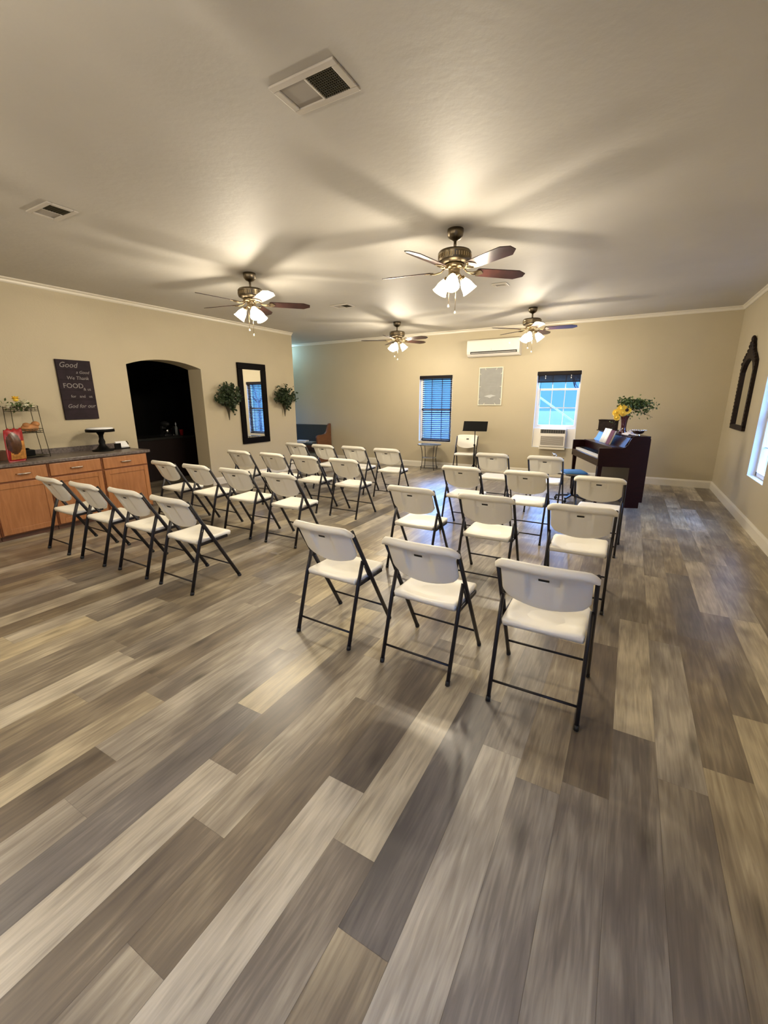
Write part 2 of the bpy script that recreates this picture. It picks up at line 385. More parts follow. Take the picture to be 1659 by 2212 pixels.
mould_x('baseboard_alcove', 7.68, 1, XA, XL, base, m_trim)

# ---- windows (frame, sash, glass)
def win_back(name, w, y, rails, glasses, bars):
    x0, x1, z0, z1 = w
    bm = NB(); d0, d1 = y+.085, y+.155
    for b in ((x0, x0+.035, z0, z1), (x1-.035, x1, z0, z1), (x0, x1, z1-.035, z1), (x0, x1, z0, z0+.02)): box(bm, b[0], b[1], d0, d1, b[2], b[3])
    root = obj(name, bm, m_white); root['kind'] = 'structure'
    bm = NB()
    for b in rails: box(bm, b[0], b[1], y+.075, y+.125, b[2], b[3])
    obj('sash', bm, m_white, root, bevel=.003)
    bm = NB()
    for b in glasses: box(bm, b[0], b[1], y+b[4], y+b[4]+.004, b[2], b[3])
    obj('glass', bm, m_glass, root)
    bm = NB()
    for b in bars: box(bm, b[0], b[1], y+.100, y+.112, b[2], b[3])
    obj('muntins', bm, m_white, root)
    bm = NB(); box(bm, x0+.001, x0+.008, y, y+.17, z0, z1); box(bm, x1-.008, x1-.001, y, y+.17, z0, z1); box(bm, x0, x1, y, y+.17, z0, z0+.006)
    obj('jamb_liner', bm, m_white, root)
    return root
x0, x1, z0, z1 = W2
xa, xb = -1.640, -.960
win_back('window_2', W2, YB,
         [(x0+.03, xa, .968, 1.745), (xb, x1-.03, .968, 1.745), (xa, xb, 1.705, 1.745), (xa, xb, .968, 1.034)],
         [(xa, xb, 1.034, 1.705, .10), (x0+.03, x1-.03, 1.70, 2.03, .13)],
         [(xa, xb, 1.362, 1.380), (xa+.213, xa+.227, 1.034, 1.705), (xa+.453, xa+.467, 1.034, 1.705), (xa+.213, xa+.227, 1.74, 2.0), (xa+.453, xa+.467, 1.74, 2.0)])
x0, x1, z0, z1 = W1
win_back('window_1', W1, YB,
         [(x0+.03, x0+.075, z0+.01, z1), (x1-.075, x1-.03, z0+.01, z1), (x0, x1, 1.30, 1.345), (x0, x1, z0+.01, z0+.06)],
         [(x0+.03, x1-.03, z0, z1-.03, .10)],
         [(x0+.27, x0+.285, z0, z1), (x0+.51, x0+.525, z0, z1)])
def win_side(name, w, x, s):
    y0, y1, z0, z1 = w
    def bx(bm, ya, yb, za, zb, a, b): box(bm, min(x+s*a, x+s*b), max(x+s*a, x+s*b), ya, yb, za, zb)
    bm = NB()
    for b in ((y0, y0+.035, z0, z1), (y1-.035, y1, z0, z1), (y0, y1, z1-.035, z1), (y0, y1, z0, z0+.02)): bx(bm, *b, .085, .155)
    root = obj(name, bm, m_white); root['kind'] = 'structure'
    bm = NB()
    for b in ((y0+.03, y0+.075, z0, z1), (y1-.075, y1-.03, z0, z1), (y0, y1, 1.30, 1.345), (y0, y1, z0+.01, z0+.06)): bx(bm, *b, .075, .125)
    obj('sash', bm, m_white, root)
    bm = NB(); bx(bm, y0+.03, y1-.03, z0, z1, .10, .104); obj('glass', bm, m_glass, root)
    bm = NB()
    for k in (1, 2): bx(bm, y0+(y1-y0)*k/3-.007, y0+(y1-y0)*k/3+.007, z0, z1, .106, .114)
    for z in (.95, 1.7): bx(bm, y0, y1, z-.008, z+.008, .106, .114)
    obj('muntins', bm, m_white, root)
    bm = NB(); bx(bm, y0+.001, y0+.008, z0, z1, 0, .17); bx(bm, y1-.008, y1-.001, z0, z1, 0, .17); bx(bm, y0, y1, z0, z0+.006, 0, .17)
    obj('jamb_liner', bm, m_white, root)
win_side('window_3', W3, XR, 1); win_side('added_window_4', W4, XR, 1); win_side('added_window_6', W6, XR, 1);  win_side('added_window_5', W5, XA, -1)  # all but the first are unseen, added for daylight

# ============================================================ OUTDOORS
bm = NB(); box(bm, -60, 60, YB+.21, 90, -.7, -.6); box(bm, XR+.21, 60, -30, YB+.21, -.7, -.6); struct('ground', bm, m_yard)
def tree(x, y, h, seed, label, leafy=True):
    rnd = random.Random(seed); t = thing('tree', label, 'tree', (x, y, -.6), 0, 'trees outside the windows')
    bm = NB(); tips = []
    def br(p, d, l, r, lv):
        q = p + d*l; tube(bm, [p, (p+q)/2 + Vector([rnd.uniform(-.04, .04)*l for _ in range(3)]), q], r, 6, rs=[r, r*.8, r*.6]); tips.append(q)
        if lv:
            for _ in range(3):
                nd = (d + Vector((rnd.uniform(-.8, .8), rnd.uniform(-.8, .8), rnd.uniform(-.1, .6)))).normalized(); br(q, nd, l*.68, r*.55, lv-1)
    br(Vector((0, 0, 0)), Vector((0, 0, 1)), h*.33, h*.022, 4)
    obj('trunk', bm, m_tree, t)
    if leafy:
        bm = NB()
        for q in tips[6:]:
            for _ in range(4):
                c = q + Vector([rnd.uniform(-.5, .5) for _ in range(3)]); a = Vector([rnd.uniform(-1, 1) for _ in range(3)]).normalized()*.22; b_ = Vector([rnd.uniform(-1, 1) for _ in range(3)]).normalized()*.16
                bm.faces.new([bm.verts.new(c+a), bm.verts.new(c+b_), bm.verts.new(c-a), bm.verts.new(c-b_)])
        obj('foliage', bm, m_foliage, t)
tree(-.75, 16.0, 4.4, 3, 'bare branched tree outside the window holding the air conditioner', False)
tree(-7.5, 24.0, 5.0, 5, 'leafy tree outside behind the closed slatted blind')
tree(1.0, 30.0, 6.0, 8, 'distant leafy tree seen through the right part of the open window')
tree(9.0, 22.0, 6.0, 9, 'leafy tree outside the right hand wall window')
bm = NB(); bar(bm, (-3.6, 13.5, 2.44), (.79, 13.5, -.6), .05, .05, (0, 1, 0)); box(bm, -3.64, -3.54, 13.45, 13.55, -.6, 3.0); tag(obj('guy_pole', bm, m_pole), 'white slanting pole outside the window above the air conditioner', 'pole')

# ============================================================ FANS
def fan_mesh(root, theta, shade0):
    bm = NB(); lathe(bm, [(0, 0), (.070, 0), (.072, -.025), (.066, -.055), (.045, -.078), (.022, -.086), (.02, -.09), (0, -.09)], n=24); obj('canopy', bm, m_bronze, root)
    bm = NB(); tube(bm, [(0, 0, -.08), (0, 0, -.165)], .0125, 12); lathe(bm, [(.0126, -.148), (.026, -.156), (.026, -.168)], n=16); obj('downrod', bm, m_bronze, root)
    bm = NB(); lathe(bm, [(.02, -.160), (.09, -.163), (.132, -.170), (.143, -.182), (.146, -.192), (.143, -.198), (.143, -.245), (.137, -.256), (.112, -.268), (.105, -.272), (.0, -.272)], n=40)
    mh = obj('motor_housing', bm, m_bronze, root)
    bm = NB()
    for k in range(40):
        a = 2*PI*k/40; c, s = math.cos(a), math.sin(a); bar(bm, (c*.1445, s*.1445, -.205), (c*.1445, s*.1445, -.235), .010, .004, (c, s, 0))
    obj('vent_ribs', bm, m_brass, mh)
    bm = NB(); lathe(bm, [(.0, -.272), (.085, -.272), (.092, -.285), (.085, -.300), (.055, -.306), (.05, -.310), (.05, -.345), (.056, -.352), (.056, -.362), (.03, -.378), (.012, -.384), (0, -.386)], n=28)
    obj('light_kit', bm, m_brass, root)
    for k in range(5):
        a = math.radians(theta + 72*k); p = math.radians(-13)
        X = Vector((math.cos(a), math.sin(a), 0)); Y0 = Vector((-math.sin(a), math.cos(a), 0))
        Yp = Y0*math.cos(p) + Vector((0, 0, math.sin(p)))*1.0; Z = X.cross(Yp).normalized()
        C = Vector((0, 0, -.322))
        def P(u, v, w): return C + X*u + Yp*v + Z*w
        bm = NB()
        ol = [(.205, -.050), (.225, -.062), (.602, -.072), (.678, -.034), (.684, .022), (.612, .072), (.225, .062), (.205, .050)]
        A = [bm.verts.new(P(u, v, .003)) for u, v in ol]; B = [bm.verts.new(P(u, v, -.003)) for u, v in ol]
        bm.faces.new(A); bm.faces.new(B[::-1])
        for i in range(len(ol)): bm.faces.new((A[i], B[i], B[(i+1) % len(ol)], A[(i+1) % len(ol)]))
        bl = obj('blade', bm, m_blade, root)
        bm = NB()
        def ob(u, v, z, w=.0): q = P(u, v, w); return q
        tube(bm, [X*.085 + Vector((0, 0, -.292)), X*.12 + Vector((0, 0, -.325)), P(.17, -.012, -.012), P(.215, -.034, -.008)], .007, 8)
        tube(bm, [X*.085 + Vector((0, 0, -.292)), X*.12 + Vector((0, 0, -.325)), P(.17, .012, -.012), P(.215, .034, -.008)], .007, 8)
        pl = [(.20, -.042), (.235, -.048), (.262, -.02), (.275, 0), (.262, .02), (.235, .048), (.20, .042), (.215, 0)]
        A = [bm.verts.new(P(u, v, -.0035)) for u, v in pl]; B = [bm.verts.new(P(u, v, -.009)) for u, v in pl]
        bm.faces.new(A); bm.faces.new(B[::-1])
        for i in range(len(pl)): bm.faces.new((A[i], B[i], B[(i+1) % len(pl)], A[(i+1) % len(pl)]))
        obj('blade_bracket', bm, m_brass, bl)
    for k in range(3):
        a = math.radians(shade0 + 120*k); R = Vector((math.cos(a), math.sin(a), 0))
        ax = (R*.62 + Vector((0, 0, -.78))).normalized()
        p0 = R*.072 + Vector((0, 0, -.368))
        bm = NB(); tube(bm, [R*.03 + Vector((0, 0, -.358)), R*.055 + Vector((0, 0, -.352)), p0], .010, 8)
        lathe(bm, [(.0, -.004), (.024, 0), (.027, .012), (.027, .026)], p0, ax, 16); arm = obj('shade_holder', bm, m_brass, root)
        bm = NB(); lathe(bm, [(.024, .014), (.030, .030), (.043, .055), (.052, .080), (.056, .105), (.061, .128), (.069, .142), (.066, .142), (.058, .127), (.053, .104), (.049, .08), (.040, .056), (.026, .032), (.020, .018)], p0, ax, 18)
        obj('lamp_shade', bm, m_shade, root)
        yield p0 + ax*.172
    bm = NB(); tube(bm, [(.028, -.02, -.36), (.030, -.028, -.66)], .0026, 6); ch = obj('pull_chain', bm, m_brass, root)
    bm = NB(); lathe(bm, [(0, 0), (.003, -.004), (.0075, -.020), (.0075, -.026), (0, -.028)], (.030, -.028, -.655), n=10); obj('pull_knob', bm, m_cream, ch)
    bm = NB(); tube(bm, [(-.032, -.018, -.36), (-.036, -.026, -.60)], .0026, 6); ch = obj('pull_chain', bm, m_brass, root)
    bm = NB(); lathe(bm, [(0, 0), (.003, -.004), (.0075, -.020), (.0075, -.026), (0, -.028)], (-.036, -.026, -.595), n=10); obj('pull_knob', bm, m_cream, ch)
def fan(x, y, theta, shade0, label, power):
    root = thing('ceiling_fan', label, 'ceiling fan', (x, y, H), 0, 'ceiling fans with three lit lamps')
    for p in fan_mesh(root, theta, shade0):
        L = bpy.data.lights.new('fan_bulb', 'POINT'); L.energy = power; L.color = WARM; L.shadow_soft_size = .04
        lo = bpy.data.objects.new('fan_bulb', L); COL.objects.link(lo); lo.parent = root; lo.location = p
fan(-1.516, 3.961, -29, 44, 'lit brass ceiling fan nearest the camera, hanging over the right block of chairs', BULB_W)
fan(-4.044, 4.003, -27, 90, 'lit brass ceiling fan over the left block of chairs, nearest the arched opening', BULB_W)
fan(-4.056, 7.700, -9, 43, 'lit brass ceiling fan furthest back, left of the wall air conditioner', BULB_W)
fan(-1.572, 7.669, 5, 27, 'lit brass ceiling fan overlapping the right end of the wall air conditioner', BULB_W)
for x in (-1.52, -4.05):  # unseen fans, added so lamplight also comes from behind the camera
    fan(x, .15, 20, 10, 'added unseen ceiling fan light behind the viewpoint, the one %s' % ('nearer the right hand wall' if x > -2 else 'nearer the cabinets'), BULB_REAR)

# unseen cool lamp, added round the corner to throw blue on the alcove wall
t = thing('added_alcove_light', 'added unseen cool ceiling light round the alcove corner', 'ceiling light', (-8.35, 8.80, H))
bm = NB(); lathe(bm, [(0, 0), (.15, 0), (.15, -.02), (.13, -.02), (0, -.02)], n=28); obj('base', bm, m_white, t)
m_dome = mat('added_dome_glass', (.8, .9, 1), .4, emit=(.45, .80, 1.0), estr=6)
bm = NB(); lathe(bm, [(.13, -.02), (.12, -.05), (.08, -.07), (0, -.08)], n=28); obj('dome', bm, m_dome, t)
L = bpy.data.lights.new('added_alcove_bulb', 'POINT'); L.energy = 17; L.color = (.45, .80, 1.0); L.shadow_soft_size = .05
lo = bpy.data.objects.new('added_alcove_bulb', L); COL.objects.link(lo); lo.parent = t; lo.location = (0, 0, -.16)

# ---- ceiling vents
def vent(name, x0, x1, y0, y1, label, dark, slats=10, split=None):
    t = thing(name, label, 'vent', ((x0+x1)/2, (y0+y1)/2, H)); w, d = (x1-x0)/2, (y1-y0)/2
    bm = NB(); e = .035
    for b in ((-w, w, -d, -d+e), (-w, w, d-e, d), (-w, -w+e, -d+e, d-e), (w-e, w, -d+e, d-e)): box(bm, *b, -.012, 0)
    if split is not None: box(bm, split-.006, split+.006, -d+e, d-e, -.012, 0)
    obj('frame', bm, m_vent, t, bevel=.004)
    for (a, b, m_) in dark:
        bm = NB(); box(bm, a, b, -d+e, d-e, -.004, -.001)
        pn = obj('grille', bm, m_, t)
        if m_ is m_ventd:
            bm = NB(); n = slats
            for k in range(n):
                yy = -d+e+(2*d-2*e)*(k+.5)/n; bar(bm, (a, yy, -.008), (b, yy, -.008), .003, .006)
            for k in range(n):
                xx = a+(b-a)*(k+.5)/n; bar(bm, (xx, -d+e, -.008), (xx, d-e, -.008), .003, .006)
            obj('grid', bm, m_wire, pn)
vent('exhaust_vent', -1.672, -1.298, 1.864, 2.090, 'ceiling vent with one dark grid half, large and nearest at the top of the photo', [(-.150, -.003, m_vent2), (.009, .152, m_ventd)], 12, .003)
vent('ceiling_register', -4.255, -3.925, 1.925, 2.140, 'small ceiling vent with a dark slot near the left edge of the photo', [(-.125, -.0, m_vent2), (.008, .128, m_ventd)], 8, .004)
vent('ceiling_register', -4.29, -3.955, 5.89, 6.12, 'small ceiling vent with dark slot between the two left hand fans', [(-.13, 0, m_vent2), (.008, .13, m_ventd)], 6, .004)
vent('ceiling_register', -1.75, -1.56, 5.905, 6.07, 'small pale ceiling vent below the right blades of the nearest fan', [(-.06, .06, m_vent2)], 6)

# ============================================================ FOLDING CHAIRS
def lerp(a, b, t): return a + (b-a)*t
T0, T1 = Vector((0, .480, .004)), Vector((0, .050, .770))     # front leg tube, side view
def oval(bm, pts, rx, ry, n=14):
    pts = [Vector(p) for p in pts]; rings = []; X = Vector((1, 0, 0))
    for i, p in enumerate(pts):
        d = (pts[min(i+1, len(pts)-1)] - pts[max(i-1, 0)]).normalized(); N = X.cross(d).normalized()
        rings.append([bm.verts.new(p + X*math.cos(2*PI*k/n)*rx + N*math.sin(2*PI*k/n)*ry) for k in range(n)])
    for a, b in zip(rings, rings[1:]):
        for k in range(n): bm.faces.new((a[k], a[(k+1) % n], b[(k+1) % n], b[k])).smooth = True
    bm.faces.new(rings[0][::-1]); bm.faces.new(rings[-1])
def chair_proto():
    root = thing('folding_chair', '', 'chair')
    # backrest : u across, v up the slope
    dv_ = Vector((0, -.115, .235)).normalized(); nv = Vector((0, -dv_.z, dv_.y))      # nv points to the rear of the chair
    nv = Vector((0, -abs(dv_.z), -abs(dv_.y)))
    O = Vector((0, .138, .572)); Lh = .268
    def hw(v):
        return .207 + (.028*min(1, max(0, (v-.80)/.05)))
    def pos(u, v, off):
        x = u*hw(v)
        au = abs(u)
        lo = -.034*(1-au**2) + (.034*max(0, (au-.78)/.22)**2)
        hi = Lh + .004 - .026*au**2.2 - .036*max(0, (au-.76)/.24)**2.2
        s = lo + (hi-lo)*v
        bow = .034*(1-au**2)
        return Vector((x, 0, 0)) + O + dv_*s + nv*(bow + off)
    def lip(v): return min(1, max(0, (v-.80)/.05))
    def edge(u, v):                                    # 0 at outer edge
        return min(1, min(1-abs(u), .0+1)*14)
    def rear(u, v):
        t = .010 + .019*math.sin(PI*min(1, max(0, (v-.83)/.17)))**.6 if v > .83 else .010
        e = min(1, (1-abs(u))*16); e2 = min(1, v*22); 
        t *= (.30 + .70*math.sqrt(max(e, 0)))*(.35+.65*math.sqrt(max(e2, 0)))
        if abs(u) < .374 and .10 < v < .80: t -= .0125*min(1, (.375-abs(u))/.03)*min(1, (v-.10)/.45)*min(1, (.80-v)/.03)
        return pos(u, v, t)
    def front(u, v):
        t = -.002 - (.006*math.sin(PI*max(0, (v-.8)/.2)) if v > .8 else 0)
        return pos(u, v, t)
    us = [-1, -.985, -.96, -.92, -.84, -.72, -.6, -.46, -.375, -.345, -.2, -.12, -.04, .04, .12, .2, .345, .375, .46, .6, .72, .84, .92, .96, .985, 1]
    vs = [0, .015, .045, .10, .22, .36, .5, .60, .642, .692, .73, .765, .802, .835, .85, .88, .92, .955, .98, 1]
    bm = NB(); slab(bm, us, vs, rear, front, hole=lambda i, j: 11 <= i <= 13 and j == 8)
    bk = obj('backrest', bm, m_plastic, root)
    bm = NB(); slab(bm, [-.125, .125], [.636, .700], lambda u, v: pos(u, v, -.003), lambda u, v: pos(u, v, -.012), smooth=False); obj('handle_slot_shade', bm, m_cap, bk)  # black sheet stands in for the shade seen through the handle hole
    # seat
    def sw(t): return lerp(.200, .205, t)
    def stop(u, t):
        y = .105 + .345*t; r = abs(u)
        y += (-.012*(1-r*r) if t < .02 else 0)
        z = .439 - .030*(1-r**2)*math.sin(PI*min(1, t*1.15))**.7 + .004*t
        ed = min((1-r)*.20, t*.345, (1-t)*.345); z -= .016*max(0, 1-ed/.018)**2
        x = u*sw(t)*(1 - .05*max(0, (t-.9)/.1)**2 - .04*max(0, (.06-t)/.06)**2)
        return Vector((x, y, z))
    def sbot(u, t):
        p = stop(u, t); q = Vector((p.x*.985, .105+.345*lerp(.01, .99, t), .396 + .004*t))
        ed = min((1-abs(u))*.20, t*.345, (1-t)*.345)
        if ed > .02: q.z += .02
        return q
    us = [-1, -.985, -.955, -.90, -.75, -.5, -.25, 0, .25, .5, .75, .90, .955, .985, 1]
    vs = [0, .012, .03, .06, .13, .25, .4, .55, .7, .82, .90, .95, .975, .99, 1]
    bm = NB(); slab(bm, us, vs, stop, sbot); obj('seat', bm, m_plastic, root)
    for s in (-1, 1):
        xf, xr = s*.2235, s*.2135
        bm = NB(); a = T0 + Vector((xf, 0, 0)); b = T1 + Vector((xf*1.0, 0, 0)); oval(bm, [a, lerp(a, b, .5), b], .0105, .0155)
        lg = obj('leg', bm, m_steel, root)
        d = (b-a).normalized(); bm = NB(); oval(bm, [a - d*.003, a + d*.022], .0125, .0175); obj('foot_cap', bm, m_cap, lg)
        bm = NB(); a = Vector((xr, 0, .004)); b = Vector((xr, .172, .545)); k = Vector((xr, .118, .40)); oval(bm, [a, k, b], .0105, .0155)
        lg = obj('leg', bm, m_steel, root)
        d = (k-a).normalized(); bm = NB(); oval(bm, [a - d*.003, a + d*.022], .0125, .0175); obj('foot_cap', bm, m_cap, lg)
        # seat rail and folding link
        bm = NB(); bar(bm, (s*.2085, .112, .392), (s*.2085, .400, .404), .010, .022); obj('seat_frame', bm, m_steel, root)
        bm = NB(); tube(bm, [(s*.2105, .196, .498), (s*.2105, .235, .425), (s*.2105, .262, .408), (s*.2105, .330, .410)], .0055, 8); obj('brace', bm, m_steel, root)
    bm = NB(); t_ = .135/.766; p = lerp(T0, T1, t_); tube(bm, [(-.222, p.y, p.z), (.222, p.y, p.z)], .0068, 10); obj('stretcher', bm, m_steel, root)
    bm = NB(); tube(bm, [(-.213, .031, .105), (.213, .031, .105)], .0068, 10); obj('stretcher', bm, m_steel, root)
    return root
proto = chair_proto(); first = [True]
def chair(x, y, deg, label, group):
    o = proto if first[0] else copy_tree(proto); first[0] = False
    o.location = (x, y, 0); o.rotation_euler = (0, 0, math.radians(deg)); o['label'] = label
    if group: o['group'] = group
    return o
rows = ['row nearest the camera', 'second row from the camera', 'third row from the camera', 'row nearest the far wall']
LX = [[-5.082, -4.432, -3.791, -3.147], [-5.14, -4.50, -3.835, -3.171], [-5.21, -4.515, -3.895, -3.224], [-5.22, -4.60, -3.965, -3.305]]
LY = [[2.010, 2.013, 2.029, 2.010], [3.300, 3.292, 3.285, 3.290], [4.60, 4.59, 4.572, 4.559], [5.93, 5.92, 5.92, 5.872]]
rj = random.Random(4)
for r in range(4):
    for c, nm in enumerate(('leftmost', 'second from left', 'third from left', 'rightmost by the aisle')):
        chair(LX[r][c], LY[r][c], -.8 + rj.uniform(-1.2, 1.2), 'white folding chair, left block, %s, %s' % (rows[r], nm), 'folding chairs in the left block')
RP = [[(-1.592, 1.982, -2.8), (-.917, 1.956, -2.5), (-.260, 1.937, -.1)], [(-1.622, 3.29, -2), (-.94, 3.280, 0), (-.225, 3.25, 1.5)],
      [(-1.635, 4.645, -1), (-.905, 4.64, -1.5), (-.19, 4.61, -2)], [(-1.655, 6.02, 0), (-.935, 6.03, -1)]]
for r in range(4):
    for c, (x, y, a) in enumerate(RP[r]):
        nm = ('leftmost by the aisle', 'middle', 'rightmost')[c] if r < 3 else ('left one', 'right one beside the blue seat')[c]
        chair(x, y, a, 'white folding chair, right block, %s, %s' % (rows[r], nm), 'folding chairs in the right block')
o = chair(-3.02, 9.06, 188, 'white folding chair facing the rows, between glass side table and black music stand', None)
if 'group' in o: del o['group']

# ============================================================ BASE CABINETS + COUNTER
CX = -5.985
def cabinet(y0, y1, label, hy=None):
    t = thing('base_cabinet', label, 'cabinet', (CX-.33, (y0+y1)/2, 0), 0, 'honey oak base cabinets'); ox, oy = CX-.33, (y0+y1)/2
    def bx(bm, xa, xb, ya, yb, za, zb): box(bm, xa-ox, xb-ox, ya-oy, yb-oy, za, zb)
    bm = NB(); bx(bm, XL+.02, CX, y0+.001, y1-.001, .055, .828); obj('body', bm, m_oakd, t)
    bm = NB(); bx(bm, XL+.03, CX-.02, y0+.002, y1-.002, 0, .055); obj('toe_kick', bm, m_kick, t)
    bm = NB(); bx(bm, CX, CX+.019, y0+.016, y1-.016, .668, .815); dr = obj('drawer', bm, m_oak, t, bevel=.006)
    c = (y0+y1)/2 if hy is None else hy
    bm = NB(); tube(bm, [(CX+.019-ox, c-.07-oy, .742), (CX+.040-ox, c-.055-oy, .742), (CX+.045-ox, c-oy, .742), (CX+.040-ox, c+.055-oy, .742), (CX+.019-ox, c+.07-oy, .742)], .0085, 8); obj('handle', bm, m_nickel, dr)
    bm = NB(); a, b = y0+.016, y1-.016
    bx(bm, CX, CX+.012, a+.05, b-.05, .12, .59)
    for (ya, yb, za, zb) in ((a, a+.055, .07, .648), (b-.055, b, .07, .648), (a+.055, b-.055, .07, .13), (a+.055, b-.055, .588, .648)): bx(bm, CX, CX+.020, ya, yb, za, zb)
    obj('door', bm, m_oak, t, bevel=.003)
cabinet(3.035, 3.655, 'honey oak base cabinet with drawer and door, right end beside the arch')
cabinet(2.425, 3.033, 'honey oak base cabinet with drawer and door, middle of the visible run')
cabinet(1.86, 2.423, 'wide honey oak base cabinet at the left edge of the photo', 2.175)
cabinet(1.25, 1.858, 'honey oak base cabinet beyond the left edge of the photo')
bm = NB(); box(bm, XL, CX+.035, 1.25, 3.70, .828, .866); ct = obj('countertop', bm, m_lam, bevel=.005)
tag(ct, 'dark speckled laminate countertop with low backsplash on the oak cabinets', 'countertop')
bm = NB(); box(bm, XL, XL+.02, 1.25, 3.70, .866, .935); obj('backsplash', bm, m_lam, ct)
ZC = .866

# things on the counter
t = thing('cake_stand', 'black pedestal cake stand with white top plate on the countertop', 'cake stand', (-6.36, 3.28, ZC))
bm = NB(); lathe(bm, [(0, 0), (.13, 0), (.13, .014), (.085, .03), (.06, .055), (.038, .09), (.042, .13), (.028, .17), (.030, .215), (.055, .262), (0, .262)], n=24); obj('pedestal', bm, m_black, t)
bm = NB(); lathe(bm, [(0, .262), (.168, .262), (.174, .262), (.174, .296), (.166, .299), (0, .299)], n=36); pl = obj('plate', bm, m_black, t)
bm = NB(); lathe(bm, [(0, .2995), (.160, .2995), (.162, .306), (.150, .318), (0, .322)], n=36); obj('plate_cover', bm, m_paper, t)
t = thing('napkin_holder', 'small black napkin holder of white napkins beside the cake stand base', 'napkin holder', (-6.42, 3.55, ZC), .05)
bm = NB(); box(bm, -.06, .06, -.11, .11, 0, .014); box(bm, .045, .058, -.11, -.02, .014, .085); tube(bm, [(.0, .108, .01), (0, .125, .07), (0, .105, .10)], .006, 8); obj('holder', bm, m_black, t)
bm = NB(); v = [(.05, -.05, .03), (.05, .105, .03), (-.03, .105, .105), (-.03, -.05, .105)]
slab(bm, [0, .5, 1], [0, .5, 1], lambda u, w: Vector(v[0]).lerp(Vector(v[1]), u).lerp(Vector(v[3]).lerp(Vector(v[2]), u), w), lambda u, w: Vector(v[0]).lerp(Vector(v[1]), u).lerp(Vector(v[3]).lerp(Vector(v[2]), u), w) - Vector((.012, 0, .018)), smooth=False); obj('napkins', bm, m_paper, t)

# wire rack: local x away from wall, local y along the wall
RX, RY = -6.44, 2.46
t = thing('tiered_wire_rack', 'dark olive wire two tier rack standing on the countertop by the wall', 'rack', (RX, RY, ZC))
bm = NB()
for sy, yb, yt in ((-1, -.17, -.135), (1, .17, .135)):
    for sx in (-1, 1): tube(bm, [(sx*.10, yb, 0), (sx*.10, yt*1.08, .32), (sx*.10, yt, .615)], .004, 6)
obj('posts', bm, m_wire, t)
for nm, z, hw_ in (('basket', .30, .148), ('basket', .56, .138), ('basket', .02, .165)):
    bm = NB()
    for dz in ((0, .02, .045) if z > .1 else (0,)):
        tube(bm, [(-.10, -hw_, z+dz), (.10, -hw_, z+dz), (.10, hw_, z+dz), (-.10, hw_, z+dz), (-.10, -hw_, z+dz)], .0035, 6)
    for k in range(9):
        y = -hw_ + 2*hw_*k/8; tube(bm, [(-.10, y, z), (.10, y, z)], .0025, 5)
        if z > .1: tube(bm, [(.10, y, z), (.10, y, z+.045)], .003, 5)
    if z < .1: box(bm, -.10, .10, -hw_, hw_, z-.002, z)
    obj(nm, bm, m_wire, t)
def leafcluster(bm, c, n, spread, size, rnd, down=0):
    for _ in range(n):
        p = Vector(c) + Vector([rnd.gauss(0, s) for s in spread]); a = Vector([rnd.uniform(-1, 1) for _ in range(3)]).normalized(); b = a.cross(Vector([rnd.uniform(-1, 1) for _ in range(3)])).normalized()
        l, w = size*rnd.uniform(.7, 1.2), size*.36
        bm.faces.new([bm.verts.new(q) for q in (p, p + a*l*.5 + b*w, p + a*l, p + a*l*.5 - b*w)])
t = thing('flower_arrangement', 'white and yellow flowers with greenery in the top basket of the wire rack', 'flowers', (RX, RY-.01, ZC+.565)); rnd = random.Random(2)
bm = NB(); leafcluster(bm, (0, 0, .05), 90, (.05, .075, .025), .045, rnd); obj('foliage', bm, m_leaf2, t)
for nm, c, r, m_ in (('white_bloom', (.04, .045, .065), .075, m_whitefl), ('white_bloom', (.06, .105, .045), .055, m_whitefl), ('white_bloom', (.06, -.12, .045), .052, m_whitefl), ('yellow_bloom', (.0, -.02, .125), .055, m_yellow)):
    bm = NB(); 
    for k in range(14):
        a = 2*PI*k/14; e = .35 + .5*(k % 2); d = Vector((math.cos(a)*math.cos(e), math.sin(a)*math.cos(e), math.sin(e))); s_ = Vector((-math.sin(a), math.cos(a), 0))
        p = Vector(c); bm.faces.new([bm.verts.new(q) for q in (p, p + d*r*.6 + s_*r*.35, p + d*r*1.1, p + d*r*.6 - s_*r*.35)])
    sphere(bm, c, r*.55, (1, 1, .7), 8); obj(nm, bm, m_, t)
bm = NB(); sphere(bm, (0, 0, .052), .056, (1.1, 1.7, .92), 14); sphere(bm, (.01, .06, .095), .045, (1, 1, .8), 10); sphere(bm, (.02, -.04, .085), .04, (1, 1, .8), 10)
o = obj('bread_bag', bm, m_bread, loc=(RX+.02, RY+.045, ZC+.305)); tag(o, 'bag of bread rolls lying in the middle tier of the wire rack', 'bread')
bm = NB(); box(bm, -.07, .07, -.055, .055, 0, .075); lathe(bm, [(0, .075), (.03, .08), (.02, .095), (0, .097)], n=12)
o = obj('black_container', bm, m_black, loc=(RX+.02, RY-.03, ZC+.022), bevel=.01); tag(o, 'small black container on the bottom tier of the wire rack', 'container')
